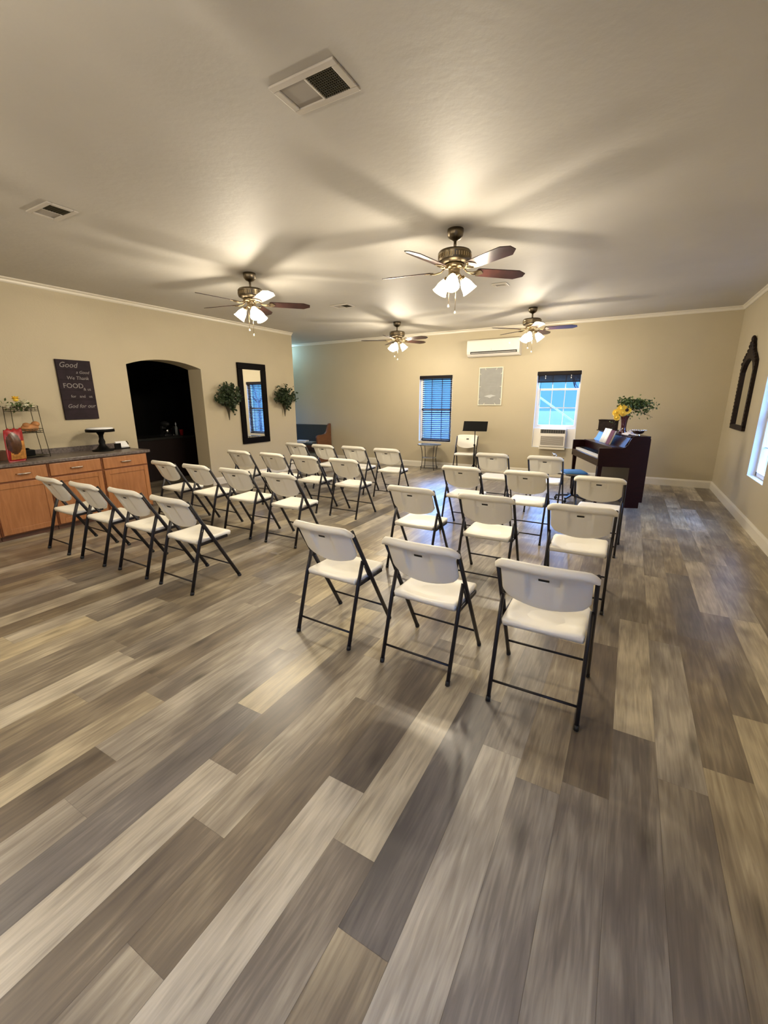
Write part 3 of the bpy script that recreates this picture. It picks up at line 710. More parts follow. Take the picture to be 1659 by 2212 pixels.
# snack bag, pillow shaped
def bagshape(u, v, s):
    w = .105*(1 - .10*abs(2*v-1)**4); d = .055*(math.sin(PI*min(max(v, .0), 1)))**.7*(1-abs(u)**2.5)
    return Vector((s*d + (.02*v), u*w, .37*v + .01*math.sin(9*u)*(v > .95)))
t = thing('snack_bag', 'puffed red snack bag with brown and golden pictures, standing on the countertop', 'snack bag', (-6.12, 2.205, ZC), .25)
bm = NB(); us = [i/8-1 for i in range(17)]; vs = [j/20 for j in range(21)]; slab(bm, us, vs, lambda u, v: bagshape(u, v, 1), lambda u, v: bagshape(u, v, -1)); obj('bag', bm, m_bagred, t)
def patch(nm, f, m_):
    bm = NB(); us = [i/14-1 for i in range(29)]; vs = [j/30 for j in range(31)]; g = {}
    for i, u in enumerate(us):
        for j, v in enumerate(vs): g[i, j] = bm.verts.new(bagshape(u, v, 1) + Vector((.0015, 0, 0)))
    for i in range(28):
        for j in range(30):
            if f((us[i]+us[i+1])/2, (vs[j]+vs[j+1])/2): bm.faces.new((g[i, j], g[i+1, j], g[i+1, j+1], g[i, j+1])).smooth = True
    for v in [v for v in bm.verts if not v.link_faces]: bm.verts.remove(v)
    obj(nm, bm, m_, t)
patch('brown_picture', lambda u, v: ((u+.30)/.66)**2 + ((v-.56)/.33)**2 < 1, m_bagbrown)
patch('golden_picture', lambda u, v: (((u+.30)/.66)**2 + ((v-.56)/.33)**2 >= 1) and .06 < v < .64 and u > -.75 and v < .64 + .0*u, m_baggold)
bm = NB(); box(bm, -.08, .08, -.1, .1, 0, .11); o = obj('brown_box', bm, m_brownbox, loc=(-6.42, 2.12, ZC), bevel=.004); tag(o, 'low brown box on the countertop behind the red snack bag', 'box')

# ============================================================ LEFT WALL HANGINGS
t = thing('lettered_board', 'dark plum wall board with chalk style white lettering, above the countertop', 'wall board', (XL, 3.222, 1.686))
bm = NB(); box(bm, 0, .028, -.213, .213, -.390, .388); obj('board', bm, m_chalk, t, bevel=.003)
bm = NB()
for k in range(1, 6): box(bm, .028, .0286, -.212, .212, -.39+.13*k-.0015, -.39+.13*k+.0015)
obj('board_seams', bm, m_blackwood, t)
RT = (PI/2, 0, PI/2)
for s, size, y, z, sh in (('Good', .095, -.185, .29, .3), ('a Good', .054, .01, .215, .3), ('We Thank', .064, -.115, .135, .15), ('FOOD', .088, -.175, .025, 0), ('& us', .054, .07, -.005, 0), ('for   and   us', .052, -.10, -.10, 0), ('God for our', .070, -.165, -.235, .3)):
    text_mesh('lettering', s, size, m_chalkw, t, (.0285, y, z), RT, sh)
t = thing('wall_mirror', 'tall rectangular mirror in a wide black frame between two greenery sconces', 'mirror', (XL, 6.42, 1.475)); 
y0, y1, z0, z1 = 6.062-6.42, 6.795-6.42, .700-1.475, 2.245-1.475; ft = .118
bm = NB(); box(bm, .0, .035, y0, y1, z1-ft, z1); box(bm, .0, .035, y0, y1, z0, z0+ft); box(bm, 0, .035, y0, y0+ft, z0+ft, z1-ft); box(bm, 0, .035, y1-ft, y1, z0+ft, z1-ft); obj('frame', bm, m_blackwood, t, bevel=.006)
bm = NB(); box(bm, .004, .012, y0+ft, y1-ft, z0+ft, z1-ft); obj('mirror_glass', bm, m_mirror, t)
bm = NB()
for k in range(60):
    z = z0+ft+.01+(z1-z0-2*ft-.02)*k/59; sphere(bm, (.016, y0+ft+.006, z), .005, n=6)
obj('bead_trim', bm, m_silver, t)
def sconce(y, z, seed, label):
    rnd = random.Random(seed); t = thing('greenery_sconce', label, 'wall sconce', (XL, y, z), 0, 'greenery sconces beside the mirror')
    bm = NB(); lathe(bm, [(.004, -.42), (.012, -.36), (.020, -.28), (.042, -.17), (.05, -.15)], (.055, 0, 0), n=14); tube(bm, [(0, 0, -.2), (.04, 0, -.2)], .01, 8); obj('cone_holder', bm, m_wire, t)
    bm = NB(); stems = []
    for k in range(64):
        a = rnd.uniform(0, 2*PI); el = rnd.uniform(.25, 1.5); l = rnd.uniform(.12, .29)
        d = Vector((abs(math.cos(a)*math.cos(el))*.75, math.sin(a)*math.cos(el), math.sin(el))); p = Vector((.055, 0, -.16)); q = p + d*l*1.45
        if q.z < -.1: q.z = -.1
        tube(bm, [p, (p+q)/2 + Vector((.01, 0, .02)), q], .002, 4); stems.append((p, q))
    for yy, zz in ((.13, -.12), (.16, -.2), (.12, -.26)):
        p = Vector((.055, .02, -.12)); q = Vector((.05, yy, zz)); tube(bm, [p, (p+q)/2 + Vector((.02, .02, .03)), q], .002, 4); stems.append((p, q))
    obj('stems', bm, m_stem, t)
    bm = NB()
    for p, q in stems:
        for f_ in (.45, .62, .78, .9, 1.0):
            c = p.lerp(q, f_); leafcluster(bm, c, 4, (.014, .020, .020), .058, rnd)
    for v in bm.verts: v.co.x = max(v.co.x, .006)
    obj('foliage', bm, m_leaf, t)
sconce(5.74, 1.60, 5, 'greenery sconce on the wall between the arch and the black framed mirror')
sconce(7.27, 1.62, 9, 'greenery sconce right of the black framed mirror near the wall corner')

# ============================================================ KITCHEN BEYOND THE ARCH
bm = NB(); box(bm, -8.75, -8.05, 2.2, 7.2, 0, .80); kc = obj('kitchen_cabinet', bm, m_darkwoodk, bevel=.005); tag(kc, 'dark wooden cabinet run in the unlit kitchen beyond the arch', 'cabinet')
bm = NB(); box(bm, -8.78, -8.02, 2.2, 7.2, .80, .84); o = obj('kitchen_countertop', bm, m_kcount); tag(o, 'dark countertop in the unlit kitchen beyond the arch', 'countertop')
bm = NB(); lathe(bm, [(0, 0), (.030, 0), (.044, .115), (.047, .12), (.041, .118), (.028, .008), (0, .008)], (-8.2, 5.84, .84), n=20); o = obj('red_cup', bm, m_cup); tag(o, 'red plastic cup on the dark counter seen through the arch', 'cup')
t = thing('stand_mixer', 'grey stand mixer barely visible on the dark kitchen counter', 'mixer', (-8.35, 5.58, .84))
bm = NB(); box(bm, -.10, .10, -.08, .08, 0, .03); box(bm, -.09, -.02, -.05, .05, .03, .20); sphere(bm, (.01, 0, .24), .07, (2.0, .9, .8)); obj('body', bm, m_acd, t, bevel=.01)
bm = NB(); lathe(bm, [(.04, .03), (.08, .08), (.09, .15), (.085, .15), (.07, .08)], (.06, 0, 0), n=18); obj('bowl', bm, m_chrome, t)
t = thing('soap_bottle', 'tall clear bottle with pale cap beside the red cup', 'bottle', (-8.42, 5.88, .84))
bm = NB(); lathe(bm, [(0, 0), (.03, 0), (.03, .15), (.012, .19), (.012, .21), (0, .21)], n=16); obj('body', bm, m_tableglass, t)
bm = NB(); lathe(bm, [(.014, .21), (.016, .22), (.006, .26), (0, .262)], n=12); obj('cap', bm, m_paper, t)
t = thing('faucet', 'chrome faucet glinting on the dark kitchen counter', 'faucet', (-8.3, 5.72, .84))
bm = NB(); lathe(bm, [(0, 0), (.025, 0), (.02, .02), (.01, .03)], n=14); tube(bm, [(0, 0, .02), (0, 0, .16), (.03, 0, .19), (.07, 0, .17)], .009, 10); obj('spout', bm, m_chrome, t)

# ============================================================ ALCOVE PEW
t = thing('church_pew', 'wooden church pew with dark padded back and seat in the alcove', 'pew', (0, 0, 0)); PXE = -6.80
def pew_end(nm, x):
    bm = NB(); prism(bm, [(9.18, 0), (9.18, .945), (9.165, .96), (9.12, .962), (9.09, .94), (9.05, .86), (9.0, .76), (8.93, .705), (8.80, .69), (8.66, .69), (8.60, .67), (8.585, .63), (8.60, .55), (8.63, .3), (8.60, 0)], x-.025, x+.025, 'x'); obj(nm, bm, m_peww, t, bevel=.006)
pew_end('end_panel', PXE); pew_end('end_panel', -9.1)
bm = NB(); box(bm, -9.08, PXE-.026, 8.66, 9.06, .38, .42); box(bm, -9.08, PXE-.026, 9.10, 9.13, .2, .925); obj('seat_board', bm, m_peww, t)
bm = NB(); box(bm, -9.07, PXE-.028, 8.64, 9.04, .42, .475); obj('seat_cushion', bm, m_pewc, t, bevel=.015)
bm = NB(); box(bm, -9.07, PXE-.028, 9.04, 9.10, .46, .925); obj('back_cushion', bm, m_pewc, t, bevel=.015)
bm = NB(); box(bm, -.15, .15, -.10, .10, 0, .05); o = obj('paper_stack', bm, m_paper, loc=(-7.45, 8.80, .476), rz=.1); tag(o, 'white stack of papers lying on the dark pew seat', 'papers')
bm = NB(); box(bm, -.11, .11, -.08, .08, 0, .03); o = obj('hymn_book', bm, m_greyp, loc=(-7.12, 8.78, .476), rz=-.1, bevel=.003); tag(o, 'pale grey book lying on the pew seat right of the papers', 'book')

# ============================================================ BACK WALL: blinds, AC, sign
def blind_closed():
    t = thing('window_blind', 'dark brown slatted blind lowered over the left window of the far wall', 'blind', (0, 0, 0)); x0, x1, z0, z1 = W1
    a, b = x0+.075, x1-.01; y = YB+.035
    bm = NB(); box(bm, x0+.01, x1-.005, YB-.012, YB+.045, z1-.075, z1-.004); obj('valance', bm, m_blind, t, bevel=.003)
    bm = NB(); k = 0; z = z1-.09
    while z > z0+.045:
        ang = .44; dy, dz = .0245*math.cos(ang), .0245*math.sin(ang); bar(bm, (a, y, z), (b, y, z), .049, .0032, (0, -math.sin(ang), math.cos(ang)))
        z -= .0447
    obj('slats', bm, m_blind, t)
    bm = NB(); box(bm, a, b, y-.02, y+.02, z0+.012, z0+.036); obj('bottom_rail', bm, m_blind, t)
    bm = NB()
    for f_ in (.33, .68): box(bm, lerp(a, b, f_)-.004, lerp(a, b, f_)+.004, y-.026, y-.025, z0+.03, z1-.05)
    obj('ladder_tapes', bm, m_blind, t)
blind_closed()
t = thing('window_blind', 'dark brown blind raised and stacked at the top of the right window', 'blind', (0, 0, 0)); x0, x1, z0, z1 = W2
bm = NB(); box(bm, x0+.006, x1-.006, YB-.012, YB+.045, z1-.072, z1-.003); obj('valance', bm, m_blind, t, bevel=.003)
bm = NB()
for k in range(14): box(bm, x0+.02, x1-.02, YB+.002, YB+.05, 1.878+k*.0085, 1.878+k*.0085+.006)
obj('stacked_slats', bm, m_blind, t)
bm = NB(); box(bm, x0+.02, x1-.02, YB, YB+.052, 1.858, 1.876); obj('bottom_rail', bm, m_blind, t)
for xx in (-1.55, -1.08):
    bm = NB(); box(bm, xx-.006, xx+.006, YB-.004, YB-.001, 1.925, 1.955); box(bm, xx-.006, xx+.006, YB-.004, YB-.001, 1.97, 1.99); obj('cord_clip', bm, m_cord, t)
bm = NB(); tube(bm, [(-1.63, YB-.01, 1.86), (-1.632, YB-.01, 1.42)], .003, 6); obj('tilt_wand', bm, m_blind, t)
# window unit
t = thing('window_air_conditioner', 'white window air conditioner with grey grille under the raised sash', 'air conditioner', (0, 0, 0)); a, b, c, d = -1.548, -1.068, .600, .968; yf = YB-.13
bm = NB(); box(bm, a, b, yf+.02, YB+.35, c, d); obj('casing', bm, m_ac, t, bevel=.008)
bm = NB(); box(bm, a, b, yf, yf+.02, c+.02, d); fr = obj('front_panel', bm, m_ac, t, bevel=.008)
bm = NB(); box(bm, a+.012, b-.012, yf-.006, yf+.001, d-.085, d-.012)
g_ = obj('air_outlet', bm, m_acd, t, bevel=.01)
bm = NB()
for k in range(10): box(bm, a+.03+k*.044, a+.036+k*.044, yf-.010, yf-.006, d-.08, d-.018)
obj('louvres', bm, m_grille, g_)
bm = NB(); box(bm, a+.025, b-.025, yf-.006, yf+.001, c+.05, c+.225); gr = obj('intake_grille', bm, m_grille, t, bevel=.006)
bm = NB()
for k in range(14): box(bm, a+.03, b-.03, yf-.010, yf-.006, c+.058+k*.0118, c+.061+k*.0118)
obj('grille_bars', bm, m_ac, gr)
bm = NB(); box(bm, a-.005, b+.005, yf+.015, YB, c-.035, c-.001); obj('support_shelf', bm, m_trim, t)
for p_, q_ in ((x0+.01, a-.002), (b+.002, x1-.01)):
    bm = NB(); box(bm, p_, q_, YB+.04, YB+.06, z0+.008, .968); obj('side_panel', bm, m_ac, t)

# mini split
t = thing('wall_air_conditioner', 'long white wall mounted air conditioner high on the far wall', 'air conditioner', (-2.585, YB, 2.39))
prof = [(0, 0), (0, .325), (-.185, .325), (-.205, .315), (-.212, .29), (-.212, .10), (-.20, .055), (-.15, .012), (-.10, 0)]
bm = NB(); prism(bm, prof, -.535, .535, 'x'); obj('casing', bm, m_ac, t, bevel=.006)
bm = NB(); p = [(-.2040, .052), (-.2150, .098), (-.205, .098), (-.195, .052)]; prism(bm, p, -.46, .49, 'x'); sl = obj('outlet_slot', bm, m_acd, t)
bm = NB(); bar(bm, (-.44, -.2115, .070), (.47, -.2115, .070), .006, .007); obj('flap', bm, m_ac, sl)
bm = NB(); lathe(bm, [(0, 0), (.011, 0), (.011, .002), (0, .002)], (.335, -.212, .225), (0, -1, 0), 14)
obj('status_light', bm, mat('status_light_violet', (.8, .7, 1), .5, emit=(.75, .6, 1.0), estr=1.6), t)
bm = NB(); tube(bm, [(-.03, -.2135, .115), (-.02, -.2135, .135), (-.012, -.2135, .112)], .002, 5); obj('badge', bm, m_grille, t)

# framed sign
t = thing('framed_sign', 'grey sign with faint writing in a cream frame below the wall air conditioner', 'sign', (-2.640, YB, 1.803)); w, h = .252, .384
bm = NB(); box(bm, -w+.02, w-.02, -.014, -.004, -h+.02, h-.02); obj('panel', bm, m_greyp, t)
bm = NB(); e = .017
for b in ((-w, w, h-e, h), (-w, w, -h, -h+e), (-w, -w+e, -h+e, h-e), (w-e, w, -h+e, h-e)): box(bm, b[0], b[1], -.026, 0, b[2], b[3])
obj('frame', bm, m_cream, t, bevel=.004)
bm = NB()
for sx in (-1, 1):
    for sz in (-1, 1):
        bar(bm, (sx*.13, -.022, sz*(h-.012)), (sx*.105, -.022, sz*(h-.05)), .006, .007); bar(bm, (sx*(w-.012), -.022, sz*.27), (sx*(w-.045), -.022, sz*.245), .006, .007)
    bar(bm, (sx*(w-.012), -.022, 0), (sx*(w-.05), -.022, 0), .006, .007, (0, 0, 1))
obj('corner_brackets', bm, m_cream, t)
m_faint = mat('faint_lettering', (.40, .40, .38), .8)
bm = NB(); rnd = random.Random(3)
for row, (z, x0_, x1_) in enumerate(((.22, -.08, .06), (.16, -.10, .12), (.09, -.12, .10), (.0, -.11, .13), (-.07, -.08, .10))):
    pts = [(x0_+(x1_-x0_)*k/24, -.0148, z + .012*math.sin(k*2.1+row)*rnd.uniform(.3, 1)) for k in range(25)]; tube(bm, pts, .0016, 4)
obj('faint_writing', bm, m_faint, t)
bm = NB(); prism(bm, [(-.13, -.20), (-.04, -.175), (.03, -.165), (.13, -.19), (.05, -.205), (.0, -.235), (-.05, -.215)], -.0152, -.0142, 'y')
obj('light_emblem', bm, mat('emblem_pale', (.52, .53, .52), .8), t)

# ============================================================ NEAR THE BACK WALL
t = thing('side_table', 'round glass topped side table with thin black legs under the lowered blind', 'side table', (-3.86, 8.90, 0))
bm = NB(); lathe(bm, [(0, .572), (.262, .572), (.262, .580), (0, .580)], n=40, smooth=False); obj('table_top', bm, m_tableglass, t)
bm = NB(); lathe(bm, [(.255, .560), (.265, .560), (.265, .572), (.255, .572), (.255, .560)], n=40); obj('top_ring', bm, m_steel, t)
for k in range(4):
    a = PI/4 + k*PI/2 + .15; c, s = math.cos(a), math.sin(a); bm = NB()
    tube(bm, [(c*r_, s*r_, z) for r_, z in ((.215, .006), (.19, .10), (.172, .28), (.185, .42), (.215, .562))], .0075, 8); obj('leg', bm, m_steel, t)
bm = NB(); lathe(bm, [(0, .268), (.165, .268), (.165, .276), (0, .276)], n=30, smooth=False); obj('shelf', bm, m_greyplastic, t)
bm = NB(); n = 24; tube(bm, [(.20*math.cos(2*PI*k/n), .20*math.sin(2*PI*k/n), .06) for k in range(n+1)], .005, 6); obj('lower_ring', bm, m_steel, t)

t = thing('music_stand', 'black music stand beside the folding chair facing the rows', 'music stand', (-2.73, 8.62, 0), .10)
bm = NB(); slab(bm, [0, 1], [0, 1], lambda u, v: Vector((-.245+.49*u, -.05+.085*v, .925+.185*v)), lambda u, v: Vector((-.245+.49*u, -.046+.085*v, .922+.185*v)), smooth=False)
box(bm, -.245, .245, -.105, -.05, .918, .924); dk = obj('desk', bm, m_black, t, bevel=.002)
bm = NB(); tube(bm, [(0, 0, .62), (0, 0, 1.0)], .009, 10); obj('inner_pole', bm, m_black, t)
bm = NB(); tube(bm, [(0, 0, .12), (0, 0, .64)], .013, 10); lathe(bm, [(.013, 0), (.02, .005), (.02, .035), (.013, .04)], (0, 0, .61), n=12); obj('pole', bm, m_black, t)
for k in range(3):
    a = .15 + k*2*PI/3; bm = NB(); tube(bm, [(0, 0, .24), (math.cos(a)*.11, math.sin(a)*.11, .13), (math.cos(a)*.2, math.sin(a)*.2, .008)], .008, 8); obj('leg', bm, m_black, t)

# ============================================================ PIANO  (local x = towards its back, local y = along the keyboard)
PZ = Vector((-.328, 6.80, 0)); prz = math.atan2(.345, .939)
t = thing('upright_piano', 'dark mahogany upright piano with open keyboard standing against no wall', 'piano', PZ, prz)
t['label'] = 'dark mahogany upright piano with open keyboard and sheet music'
LEN = 1.43
side = [(.43, 0), (.62, 0), (.62, .085), (.66, .085), (.66, .985), (.645, 1.02), (.60, 1.03), (.45, 1.03), (.415, 1.01), (.39, .96), (.37, .905), (.335, .872), (.30, .86), (0, .86), (0, .60), (.43, .585)]
for y0, y1 in ((0, .035), (LEN-.035, LEN)):
    bm = NB(); prism(bm, side, y0, y1, 'y'); obj('side_panel', bm, m_piano, t, bevel=.004)
bm = NB(); box(bm, .44, .455, .035, LEN-.035, .08, .60); obj('lower_panel', bm, m_piano, t)
bm = NB(); box(bm, .455, .63, .036, LEN-.036, .03, .08); box(bm, .64, .655, .036, LEN-.036, .10, 1.0); obj('back_panel', bm, m_piano, t)
bm = NB(); box(bm, .40, .662, .02, LEN-.02, 1.005, 1.028); obj('lid', bm, m_piano, t, bevel=.004)
bm = NB(); slab(bm, [0, 1], [0, 1], lambda u, v: Vector((.335+.075*v, .036+(LEN-.072)*u, .868+.142*v)), lambda u, v: Vector((.36+.07*v, .036+(LEN-.072)*u, .868+.142*v)), smooth=False); obj('upper_panel', bm, m_piano, t)
bm = NB(); box(bm, .005, .44, .035, LEN-.035, .60, .645); box(bm, .004, .03, .035, LEN-.035, .645, .706); obj('key_bed', bm, m_piano, t, bevel=.003)
bm = NB(); box(bm, .195, .215, .036, LEN-.036, .70, .845); box(bm, .175, .345, .036, LEN-.036, .845, .868); obj('fallboard', bm, m_piano, t)
bm = NB(); K0, K1 = .10, LEN-.10; nk = 52; kw = (K1-K0)/nk
for k in range(nk): box(bm, .035, .190, K0+k*kw+.0006, K0+(k+1)*kw-.0006, .705, .737)
obj('white_keys', bm, m_ivory, t)
bm = NB()
for k in range(nk-1):
    if (k % 7) in (0, 1, 3, 4, 5): box(bm, .088, .192, K0+(k+1)*kw-.0055, K0+(k+1)*kw+.0055, .737, .750)
obj('black_keys', bm, m_black, t)
bm = NB(); box(bm, .03, .195, .036, K0-.003, .69, .735); box(bm, .03, .195, K1+.003, LEN-.036, .69, .735); obj('key_blocks', bm, m_piano, t)
for y in (.04, LEN-.04):
    bm = NB(); 
    A = [bm.verts.new(p) for p in ((.012, y-.028, .60), (.072, y-.028, .60), (.072, y+.028, .60), (.012, y+.028, .60))]; B = [bm.verts.new(p) for p in ((.024, y-.016, 0), (.056, y-.016, 0), (.056, y+.016, 0), (.024, y+.016, 0))]
    bm.faces.new(A); bm.faces.new(B[::-1])
    for i in range(4): bm.faces.new((A[i], B[i], B[(i+1) % 4], A[(i+1) % 4]))
    obj('leg', bm, m_piano, t, bevel=.003)
def pw(x, y, z): return PZ + Vector((x*math.cos(prz)-y*math.sin(prz), x*math.sin(prz)+y*math.cos(prz), z))
# sheet music, books
t = thing('sheet_music', 'open white sheet music book on the piano ledge', 'sheet music', pw(.27, .76, .869), prz)
def page(y0, y1, nm, th=.004):
    bm = NB(); slab(bm, [0, .33, .66, 1], [0, 1], lambda u, v: Vector((.0+.075*v-.012*math.sin(PI*u), lerp(y0, y1, u), .005+.215*v)), lambda u, v: Vector((th+.075*v-.012*math.sin(PI*u), lerp(y0, y1, u), .003+.215*v))); obj(nm, bm, m_paper, t)
page(-.13, .0, 'page'); page(.002, .17, 'page')
t = thing('song_book', 'thick dark song book standing on the piano ledge beside the sheet music', 'book', pw(.262, .535, .869), prz)
def leanbox(bm, x0, x1, y0, y1, h, lean):
    slab(bm, [0, 1], [0, 1], lambda u, v: Vector((x0+lean*v, lerp(y0, y1, u), h*v)), lambda u, v: Vector((x1+lean*v, lerp(y0, y1, u), h*v)), smooth=False)
bm = NB(); leanbox(bm, 0, .03, -.075, .075, .205, .07); obj('cover', bm, m_doily, t)
bm = NB(); leanbox(bm, .004, .026, -.077, -.070, .20, .07); obj('pages', bm, m_trim, t)
# on the lid
t = thing('flower_vase', 'dark red glass vase on the piano lid holding sunflowers and greenery', 'vase', pw(.50, .62, 1.028)); rnd = random.Random(12)
bm = NB(); lathe(bm, [(0, 0), (.060, 0), (.062, .010), (.045, .04), (.036, .09), (.038, .14), (.046, .20), (.062, .255), (.065, .262), (.058, .258), (.040, .2), (.032, .14), (.03, .05), (0, .03)], n=28); obj('vase_body', bm, m_red, t)
cs = [(-.125, -.03, .305, .06), (-.055, -.06, .365, .072), (.015, -.065, .345, .070), (-.105, -.05, .235, .052), (-.03, -.06, .30, .055)]
bm = NB()
for x, y, z, r in cs: tube(bm, [(0, 0, .12), (x*.4, y*.4, .26), (x, y, z)], .004, 6)
for k in range(9):
    p = (.10+k*.028, rnd.uniform(-.05, .05), .47-.012*k+rnd.uniform(-.05, .06)); tube(bm, [(0, 0, .15), (.03, 0, .36), p], .003, 5)
for k in range(5): tube(bm, [(0, 0, .18), (.06, 0, .36), (.2+.04*k, rnd.uniform(-.04, .04), .36-.03*k)], .002, 4)
tube(bm, [(0, 0, .2), (-.10, -.03, .22), (-.17, -.04, .10)], .002, 4)
obj('stems', bm, m_stem, t)
for x, y, z, r in cs:
    c = Vector((x, y, z)); ax = Vector((x*2+.02, -1, .25 if z > .3 else -.2)).normalized(); s, q = frame_of(ax)
    bm = NB()
    for ring in range(2):
        for k in range(16):
            a = 2*PI*(k+.5*ring)/16; d = s*math.cos(a)+q*math.sin(a); e = s*-math.sin(a)+q*math.cos(a); l = r*(1.0-.12*ring)
            bm.faces.new([bm.verts.new(u) for u in (c+d*r*.3, c+d*l*.7+e*r*.17+ax*.006*ring, c+d*l+ax*.01*(1-ring)-ax*.004, c+d*l*.7-e*r*.17+ax*.006*ring)])
    fl = obj('sunflower', bm, m_yellow, t)
    bm = NB(); sphere(bm, c+ax*.006, r*.36, (1, 1, 1), 10); obj('flower_centre', bm, m_sunc if (x > -.02) else m_yellow, fl)
bm = NB()
leafcluster(bm, (.12, 0, .43), 420, (.085, .045, .038), .045, rnd); leafcluster(bm, (-.02, .02, .47), 110, (.042, .03, .03), .045, rnd)
leafcluster(bm, (.26, 0, .37), 90, (.07, .04, .06), .042, rnd); leafcluster(bm, (.14, 0, .31), 22, (.05, .03, .02), .04, rnd); leafcluster(bm, (-.15, -.04, .13), 8, (.02, .01, .05), .03, rnd); leafcluster(bm, (.0, 0, .27), 30, (.05, .03, .02), .035, rnd)
obj('foliage', bm, m_leaf2, t)
def silver_dish(u, w, r, hgt, label):
    t = thing('silver_dish', label, 'dish', pw(w, u, 1.03), 0, 'silver dishes on the piano')
    bm = NB(); lathe(bm, [(0, 0), (r*.42, 0), (r*.34, .012), (r*.2, .022), (r*.55, .03), (r*.85, hgt*.75), (r, hgt), (r*1.02, hgt+.004), (r*.97, hgt+.002), (r*.8, hgt*.7), (r*.5, .034), (0, .034)], n=28); obj('bowl', bm, m_silver, t)
    bm = NB(); n = 20
    for k in range(n): a = 2*PI*k/n; sphere(bm, (math.cos(a)*r*1.01, math.sin(a)*r*1.01, hgt+.003), .008, n=6)
    obj('scalloped_rim', bm, m_silver, t)
silver_dish(.11, .52, .095, .075, 'footed silver dish at the near end of the piano lid')
silver_dish(.31, .50, .055, .055, 'smaller silver dish between the vase and the footed dish')
bm = NB(); rnd = random.Random(5)
slab(bm, [k/10 for k in range(11)], [k/8 for k in range(9)], lambda u, v: Vector((-.13+.19*v, -.15+.30*u, .002+.010*(1+math.sin(u*9+v*7)) - max(0, .3-v)*.45)), lambda u, v: Vector((-.132+.19*v, -.15+.30*u, .000 + .010*(1+math.sin(u*9+v*7)) - max(0, .3-v)*.45)))
o = obj('table_runner', bm, m_cloth, loc=pw(.50, .34, 1.031), rz=prz); tag(o, 'pale lavender cloth draped over the front edge of the piano lid', 'cloth')
t = thing('wooden_box', 'dark brown wooden box on the far end of the piano lid', 'box', pw(.48, 1.24, 1.028), prz+.9)
bm = NB(); box(bm, -.075, .075, -.15, .15, 0, .012); box(bm, -.06, .06, -.135, .135, .012, .16); obj('body', bm, m_brownfr, t, bevel=.004)
bm = NB(); box(bm, -.066, .066, -.141, .141, .16, .178); obj('lid', bm, m_brownfr, t, bevel=.004)

# blue swivel seat
t = thing('swivel_chair', 'small swivel chair with blue seat in front of the piano keyboard', 'chair', (-.655, 7.12, 0), math.radians(20))
bm = NB(); slab(bm, [-1, -.93, -.75, -.4, 0, .4, .75, .93, 1], [-1, -.93, -.75, -.4, 0, .4, .75, .93, 1], lambda u, v: Vector((u*.175*(1-.10*v*v), v*.175*(1-.10*u*u), .450+.030*(1-max(abs(u), abs(v))**4))), lambda u, v: Vector((u*.172*(1-.10*v*v), v*.172*(1-.10*u*u), .438))); obj('seat', bm, m_blue, t)
bm = NB(); slab(bm, [-1, 0, 1], [-1, 0, 1], lambda u, v: Vector((u*.19, v*.19, .439)), lambda u, v: Vector((u*.13, v*.13, .405)), smooth=False); obj('seat_pan', bm, m_greyplastic, t)
bm = NB(); tube(bm, [(0, 0, .09), (0, 0, .41)], .022, 12); box(bm, -.08, .08, -.05, .05, .385, .41); obj('column', bm, m_steel, t)
bm = NB(); tube(bm, [(-.05, .0, .40), (-.24, .02, .415), (-.295, .02, .50), (-.31, .02, .66)], .009, 8); obj('back_bar', bm, m_steel, t)
bm = NB(); slab(bm, [-1, -.8, -.3, .3, .8, 1], [0, .2, .5, .8, 1], lambda u, v: Vector((-.302-.02*v-.02*u*u*-1, u*.11, .60+.13*v)), lambda u, v: Vector((-.322-.02*v+.02*u*u, u*.105, .60+.13*v))); obj('backrest', bm, m_chrome, t)
for k in range(5):
    a = k*2*PI/5 + .3; bm = NB(); bar(bm, (0, 0, .09), (math.cos(a)*.23, math.sin(a)*.23, .065), .03, .025); lg = obj('leg', bm, m_steel, t)
    bm = NB(); lathe(bm, [(0, -.012), (.024, -.012), (.024, .012), (0, .012)], (math.cos(a)*.23, math.sin(a)*.23, .025), (-math.sin(a), math.cos(a), 0), 14); bar(bm, (math.cos(a)*.23, math.sin(a)*.23, .03), (math.cos(a)*.23, math.sin(a)*.23, .065), .012, .012, (1, 0, 0)); obj('caster', bm, m_cap, lg)

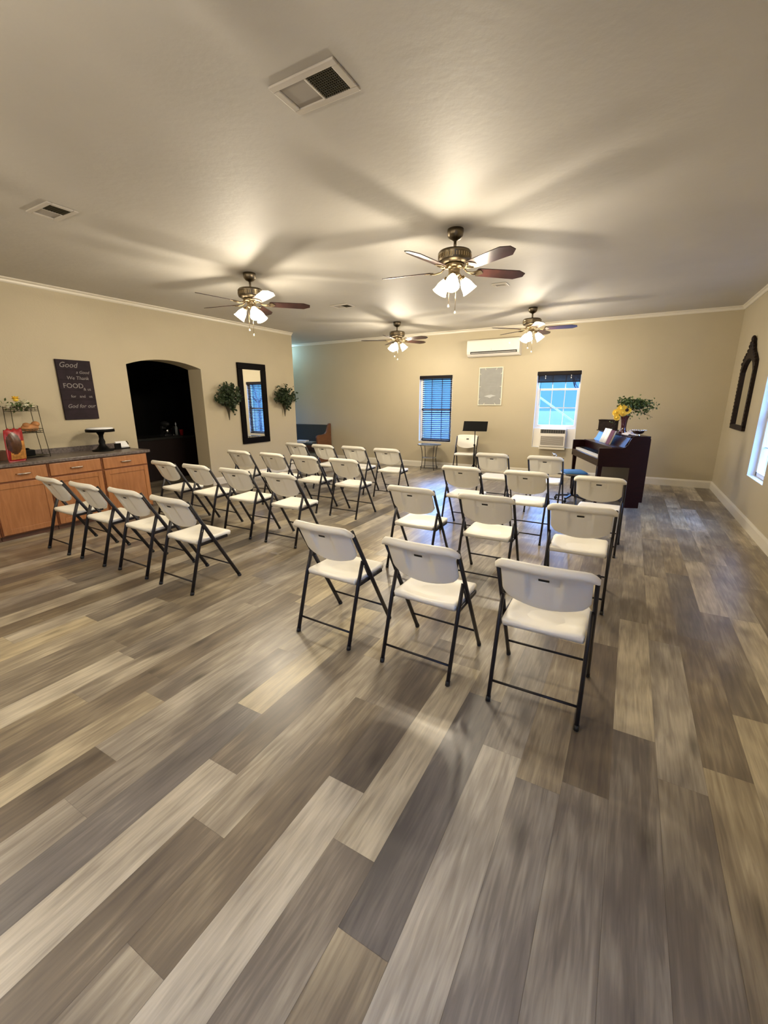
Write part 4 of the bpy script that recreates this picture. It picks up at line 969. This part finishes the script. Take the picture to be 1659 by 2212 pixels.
# ============================================================ RIGHT WALL MIRROR
t = thing('carved_wall_mirror', 'tall narrow mirror in carved dark brown arched frame on the right wall', 'mirror', (XR, 7.975, 1.10))
fw, fd = .075, .04; hy = .425
bm = NB(); box(bm, -fd, 0, -hy, hy, 0, .06)
outer = [(-hy, .05), (-hy, .86), (-hy+.02, .93), (-hy+.10, .98), (-.26, 1.02), (-.20, 1.05), (-.14, 1.10), (-.10, 1.15), (-.065, 1.18), (-.05, 1.225), (0, 1.24)]
inner = [(-hy+fw, .05), (-hy+fw, .80), (-.30, .86), (-.26, .90), (-.2, .93), (-.15, .95), (-.11, .96), (-.08, .965), (-.05, .97), (-.03, .972), (0, .975)]
for s in (-1, 1):
    A = [[bm.verts.new((x, s*a, z)) for a, z in outer] for x in (0, -fd)]; B = [[bm.verts.new((x, s*a, z)) for a, z in inner] for x in (0, -fd)]
    for i in range(len(outer)-1):
        for P_, Q_ in ((A[1], B[1]), (A[0], B[0]), ): bm.faces.new((P_[i], P_[i+1], Q_[i+1], Q_[i]))
        bm.faces.new((A[0][i], A[0][i+1], A[1][i+1], A[1][i])); bm.faces.new((B[0][i], B[0][i+1], B[1][i+1], B[1][i]))
fr = obj('frame', bm, m_brownfr, t)
rnd = random.Random(8)
for s in (-1, 1):
    bm = NB()
    for k in range(16): sphere(bm, (-.035, s*(hy-.012), .06+k*.052), .014, (.8, 1, 1), 8)
    for (a, z) in ((.395, .92), (.33, .975), (.27, 1.01), (.21, 1.04), (.15, 1.085), (.105, 1.14), (.065, 1.18)): sphere(bm, (-.035, s*a, z), .026, (.7, 1, 1), 8)
    obj('carving', bm, m_brownfr, fr)
bm = NB()
sphere(bm, (-.03, 0, 1.23), .045, (.6, 1, 1), 10); sphere(bm, (-.03, 0, 1.16), .05, (.6, 1, 1), 10)
obj('crest', bm, m_brownfr, fr)
bm = NB(); A = [(s*a, z) for s, L_ in ((-1, inner), (1, inner[::-1])) for a, z in [(abs(a_), z_) for a_, z_ in L_]]
prism(bm, [(-abs(a), z) for a, z in inner] + [(abs(a), z) for a, z in inner[::-1][1:]], -.012, -.004, 'x'); obj('mirror_glass', bm, m_mirror, t)
